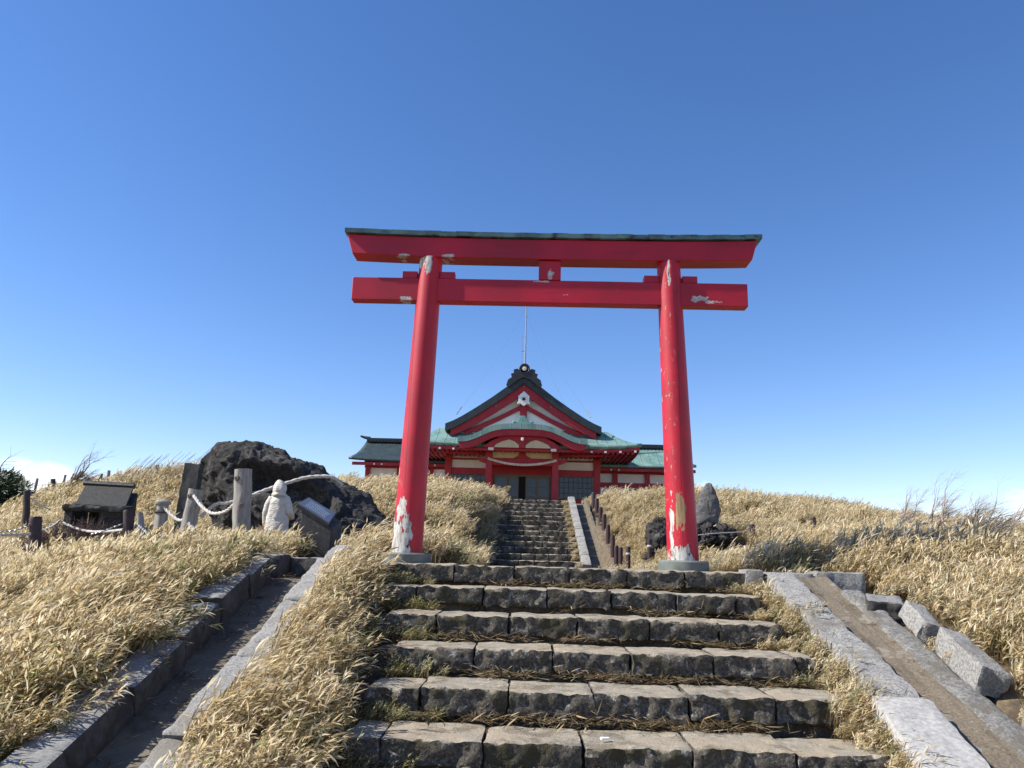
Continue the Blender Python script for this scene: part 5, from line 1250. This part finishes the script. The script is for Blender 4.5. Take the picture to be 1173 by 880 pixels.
def scatter(name, label, pts, rot, scl, idx):
    me = bpy.data.meshes.new(name); me.from_pydata(np.asarray(pts).tolist(), [], [])
    me.attributes.new('idx', 'INT', 'POINT').data.foreach_set('value', np.asarray(idx, np.int32))
    me.attributes.new('rot', 'FLOAT_VECTOR', 'POINT').data.foreach_set('vector', np.asarray(rot, np.float32).ravel())
    me.attributes.new('scl', 'FLOAT_VECTOR', 'POINT').data.foreach_set('vector', np.asarray(scl, np.float32).ravel())
    o = bpy.data.objects.new(name, me); COL.objects.link(o); md = o.modifiers.new('grass', 'NODES'); md.node_group = GN
    return tag(o, label, 'grass', None, 'stuff')
DRY, MIX, GRN, DEB = [i for i, k in enumerate(KINDS) if k == 'dry'], [i for i, k in enumerate(KINDS) if k == 'mixed'], [i for i, k in enumerate(KINDS) if k == 'green'], [i for i, k in enumerate(KINDS) if k == 'debris']
def vnoise(x, y, s, sd): return np.array([mnoise.noise(Vector((a * s + sd, b * s, sd * .7))) for a, b in zip(x, y)])
def clear(x, y):
    """true where grass may grow"""
    k = np.ones(len(x), bool)
    k &= ~((x > -2.78) & (x < -1.80) & (y < 8.35))                       # left gutter
    k &= ~((x > np.minimum(-.72, -1.66 + .15 * (7.9 - y) + .1)) & (x < 3.36) & (y < 8.05))                        # steps and right gutter
    k &= ~((x > -1.9) & (x < 2.3) & (y > 7.6) & (y < 8.9))               # under the gate
    k &= ~(((x - PXL) / .42) ** 2 + ((y - TY) / .6) ** 2 < 1)
    k &= ~((x > 3.3) & (x < 4.9) & (y > 15.2) & (y < 17.9))
    k &= ~((x > -1.0) & (x < 1.5) & (y > 7.6) & (y < 20.4))              # landing
    k &= ~((x > -1.35) & (x < 2.12) & (y > 19.9) & (y < 28.8))           # upper flight
    k &= ~((np.abs(x - XC) < 9.2) & (y > 31.5))                          # shrine terrace
    k &= ~((x > SX0 - .05) & (x < SX1 + .1) & (y > SY - 1.5) & (y < SY + .75))
    k &= ~((x > PX_ - .35) & (x < PX_ + .35) & (y > PY_ - .3) & (y < PY_ + .4))
    k &= ~((x > -2.95) & (x < -2.0) & (y > 7.6) & (y < 9.6))             # pad at the gutter head
    k &= ~(((x + 5.0) / 2.1) ** 2 + ((y - RY) / 1.2) ** 2 < 1)
    k &= ~((x > -4.6) & (x < -2.75) & (y > 12.4) & (y < 17))           # boulder
    k &= ~((x > -12.2) & (x < -9.6) & (y > HY - .3) & (y < HY + 1.1))
    k &= ~((x > 1.9) & (x < 2.28) & (y > 15) & (y < 28.5))
    return k
def region(x0, x1, y0, y1, dens): 
    n = int((x1 - x0) * (y1 - y0) * dens); return rng.uniform(x0, x1, n), rng.uniform(y0, y1, n)
def field(name, label, patches, extra=None, ang=.62):
    X = []; Y = []; S = []
    for (x0, x1, y0, y1, dens, sc) in patches:
        x, y = region(x0, x1, y0, y1, dens); k = (np.abs(np.arctan2(x, y)) < R(47)) & clear(x, y)
        if extra is not None: k &= extra(x, y)
        X.append(x[k]); Y.append(y[k]); S.append(np.full(k.sum(), sc))
    x = np.concatenate(X); y = np.concatenate(Y); s = np.concatenate(S); n = len(x)
    z = ground(x, y); v = vnoise(x, y, .55, 3.1) + .5 * vnoise(x, y, 1.7, 9.2)
    s = s * np.where((x > 1.4) & (x < 2.75) & (y > 8.8), .55, 1.0)
    s = s * rng.uniform(.72, 1.22, n) * (1 + .30 * vnoise(x, y, 1.1, 5.5))
    g = rng.uniform(0, 1, n) + .9 * v
    edge = np.where((x < -2.77) & (y < 8.2), np.exp(-((x + 2.78) / .30) ** 2), 0) + np.where((x > -1.75) & (x < -.7) & (y < 8.2), sstep(-.35, .02, x - (-1.66 + .15 * (7.9 - y))), 0)
    g = g + .75 * edge - np.where(x > 2.2, .26, .08)
    idx = np.where(g < .88, rng.choice(DRY, n), np.where(g < 1.25, rng.choice(MIX, n), rng.choice(GRN, n)))
    rot = np.stack([rng.normal(0, .12, n), rng.normal(.0, .14, n) + .22 * vnoise(x, y, .9, 7.7), rng.normal(0.05, .34, n) + .75 * vnoise(x, y, .6, 1.9)], 1)
    o = scatter(name, label, np.stack([x, y, z], 1), rot, np.stack([s, s, s * (1 - .25 * edge)], 1), idx)
    print(name, n); return o
field('dry_grass', 'straw-coloured windblown bamboo grass covering the slope left of the dark gutter', [(-9, -2.78, 1.5, 8.5, 68, .90), (-16, -1.0, 8.3, 14, 30, 1.04), (-22, -1.0, 14, 20, 17, 1.2)], lambda x, y: (y < 14.2) | (x < -1.2))
field('dry_grass', 'straw-coloured grass mounded on the strip between the left gutter and the steps', [(-1.82, -.75, 1.5, 8.05, 110, .95)], lambda x, y: x < -1.66 + .15 * (7.9 - y) + .06 * np.sin(y * 5))
field('dry_grass', 'straw-coloured grass on the banks between the boulder and the distant shrine steps', [(-12, -1.2, 19, 31.5, 20, 1.3)], lambda x, y: x > -2.0 - .42 * (y - 3))
field('dry_grass', 'straw-coloured grass on the far hillside under the left skyline', [(-30, -7, 19, 34, 12, 1.45)], lambda x, y: x <= -2.0 - .42 * (y - 3))
field('dry_grass', 'straw-coloured grass on the mound behind the right gate pillar', [(1.5, 3.2, 9, 17, 22, 1.05), (2.1, 11, 14, 31.5, 19, 1.3), (8, 26, 17, 32, 10, 1.45)], lambda x, y: (x < 3.2) | (y > 14.2))
field('dry_grass', 'straw-coloured windblown grass on the bank right of the sandy gutter', [(3.36, 8.5, 2.5, 8.6, 66, .90), (2.4, 12, 8.1, 12.6, 42, 1.02), (8, 20, 5, 17, 16, 1.25), (4, 12, 12.6, 14.2, 20, 1.1)])
# weeds and dead leaves that collect on the steps
px_, py_, pi_, ps_, pz_ = [], [], [], [], []
for i, xs in enumerate(STEPX[:6]):
    yb = Y0 - i * RUN - .04; zb = -(i + 1) * RISE
    for k in range(64):
        x = rng.uniform(xs[0] - .1, xs[-1] + .12); cl = mnoise.noise(Vector((x * 1.6, i * 3.3, 1.5)))
        if cl < .02 and rng.random() < .85: continue
        px_.append(x); py_.append(yb - abs(rng.normal(0, .03))); pz_.append(zb - .01 + rng.uniform(0, .03)); pi_.append(rng.choice(DEB)); ps_.append(rng.uniform(.6, 1.15))
    for k in range(46):                               # low weeds towards both ends
        left = rng.random() < .55
        x = xs[0] + abs(rng.normal(0, .22)) - .02 if left else xs[-1] + .08 - abs(rng.normal(0, .16))
        px_.append(x); py_.append(yb - abs(rng.normal(0, .06))); pz_.append(zb - .03); pi_.append(rng.choice(GRN + DEB) if left else rng.choice(MIX + DEB + DRY)); ps_.append(rng.uniform(.22, .46))
for k in range(150):                                   # tufts between the step ends and the pale kerb
    y = rng.uniform(3.6, 7.6); px_.append(rng.normal(2.20, .05)); py_.append(y); pz_.append(float(plane(y)) - .16); pi_.append(rng.choice(DRY + MIX + DEB)); ps_.append(rng.uniform(.35, .75))
for k in range(90):
    y = rng.uniform(3.4, 5.4); px_.append(rng.normal(2.10, .045)); py_.append(y); pz_.append(float(plane(y)) - .10); pi_.append(rng.choice(DRY + MIX)); ps_.append(rng.uniform(.4, .7))
for k in range(26):
    y = rng.uniform(3.6, 7.2); px_.append(rng.normal(3.12, .05)); py_.append(y); pz_.append(float(plane(y)) - .03); pi_.append(rng.choice(DEB + DRY)); ps_.append(rng.uniform(.3, .6))
for k in range(110):
    y = rng.uniform(3.0, 8.0); e = rng.random(); x = -2.50 + abs(rng.normal(0, .05)) if e < .6 else rng.uniform(-2.5, -2.08); px_.append(x); py_.append(y); pz_.append(float(plane(y)) - .175); pi_.append(rng.choice(DEB)); ps_.append(rng.uniform(.3, .7))
for k in range(60):
    y = rng.uniform(3.4, 7.4); x = 2.58 + abs(rng.normal(0, .03)) if rng.random() < .5 else 2.86 - abs(rng.normal(0, .03)); px_.append(x); py_.append(y); pz_.append(float(plane(y)) - .012); pi_.append(rng.choice(DEB)); ps_.append(rng.uniform(.2, .45))
n = len(px_); s = np.array(ps_)
scatter('step_weeds', 'dead leaves, roots and small weeds caught along the foreground steps', np.stack([px_, py_, pz_], 1), np.stack([rng.normal(0, .15, n), rng.normal(0, .15, n), rng.uniform(-.6, .6, n)], 1), np.stack([s, s, s * .85], 1), pi_)
px_, py_, pz_, pi_, ps_ = [], [], [], [], []
for k in range(620):
    i = rng.integers(0, US_N); side = rng.random(); x = rng.uniform(-1.6, 1.4) if side < .35 else rng.normal(1.30, .07) if side < .65 else rng.normal(-1.35, .14)
    y = US_Y0 + i * urun - .02 - abs(rng.normal(0, .05)); px_.append(x); py_.append(y); pz_.append(US_Z + i * US_R - .01); pi_.append(rng.choice(DEB) if side < .35 else rng.choice(DRY + MIX)); ps_.append(rng.uniform(.5, 1.0) if x < .9 else rng.uniform(.3, .5))
n = len(px_); s = np.array(ps_)
scatter('step_weeds', 'dry weeds growing over the sides of the distant steps', np.stack([px_, py_, pz_], 1), np.stack([rng.normal(0, .15, n), rng.normal(0, .15, n), rng.uniform(-.6, .6, n)], 1), np.stack([s, s, s], 1), pi_)
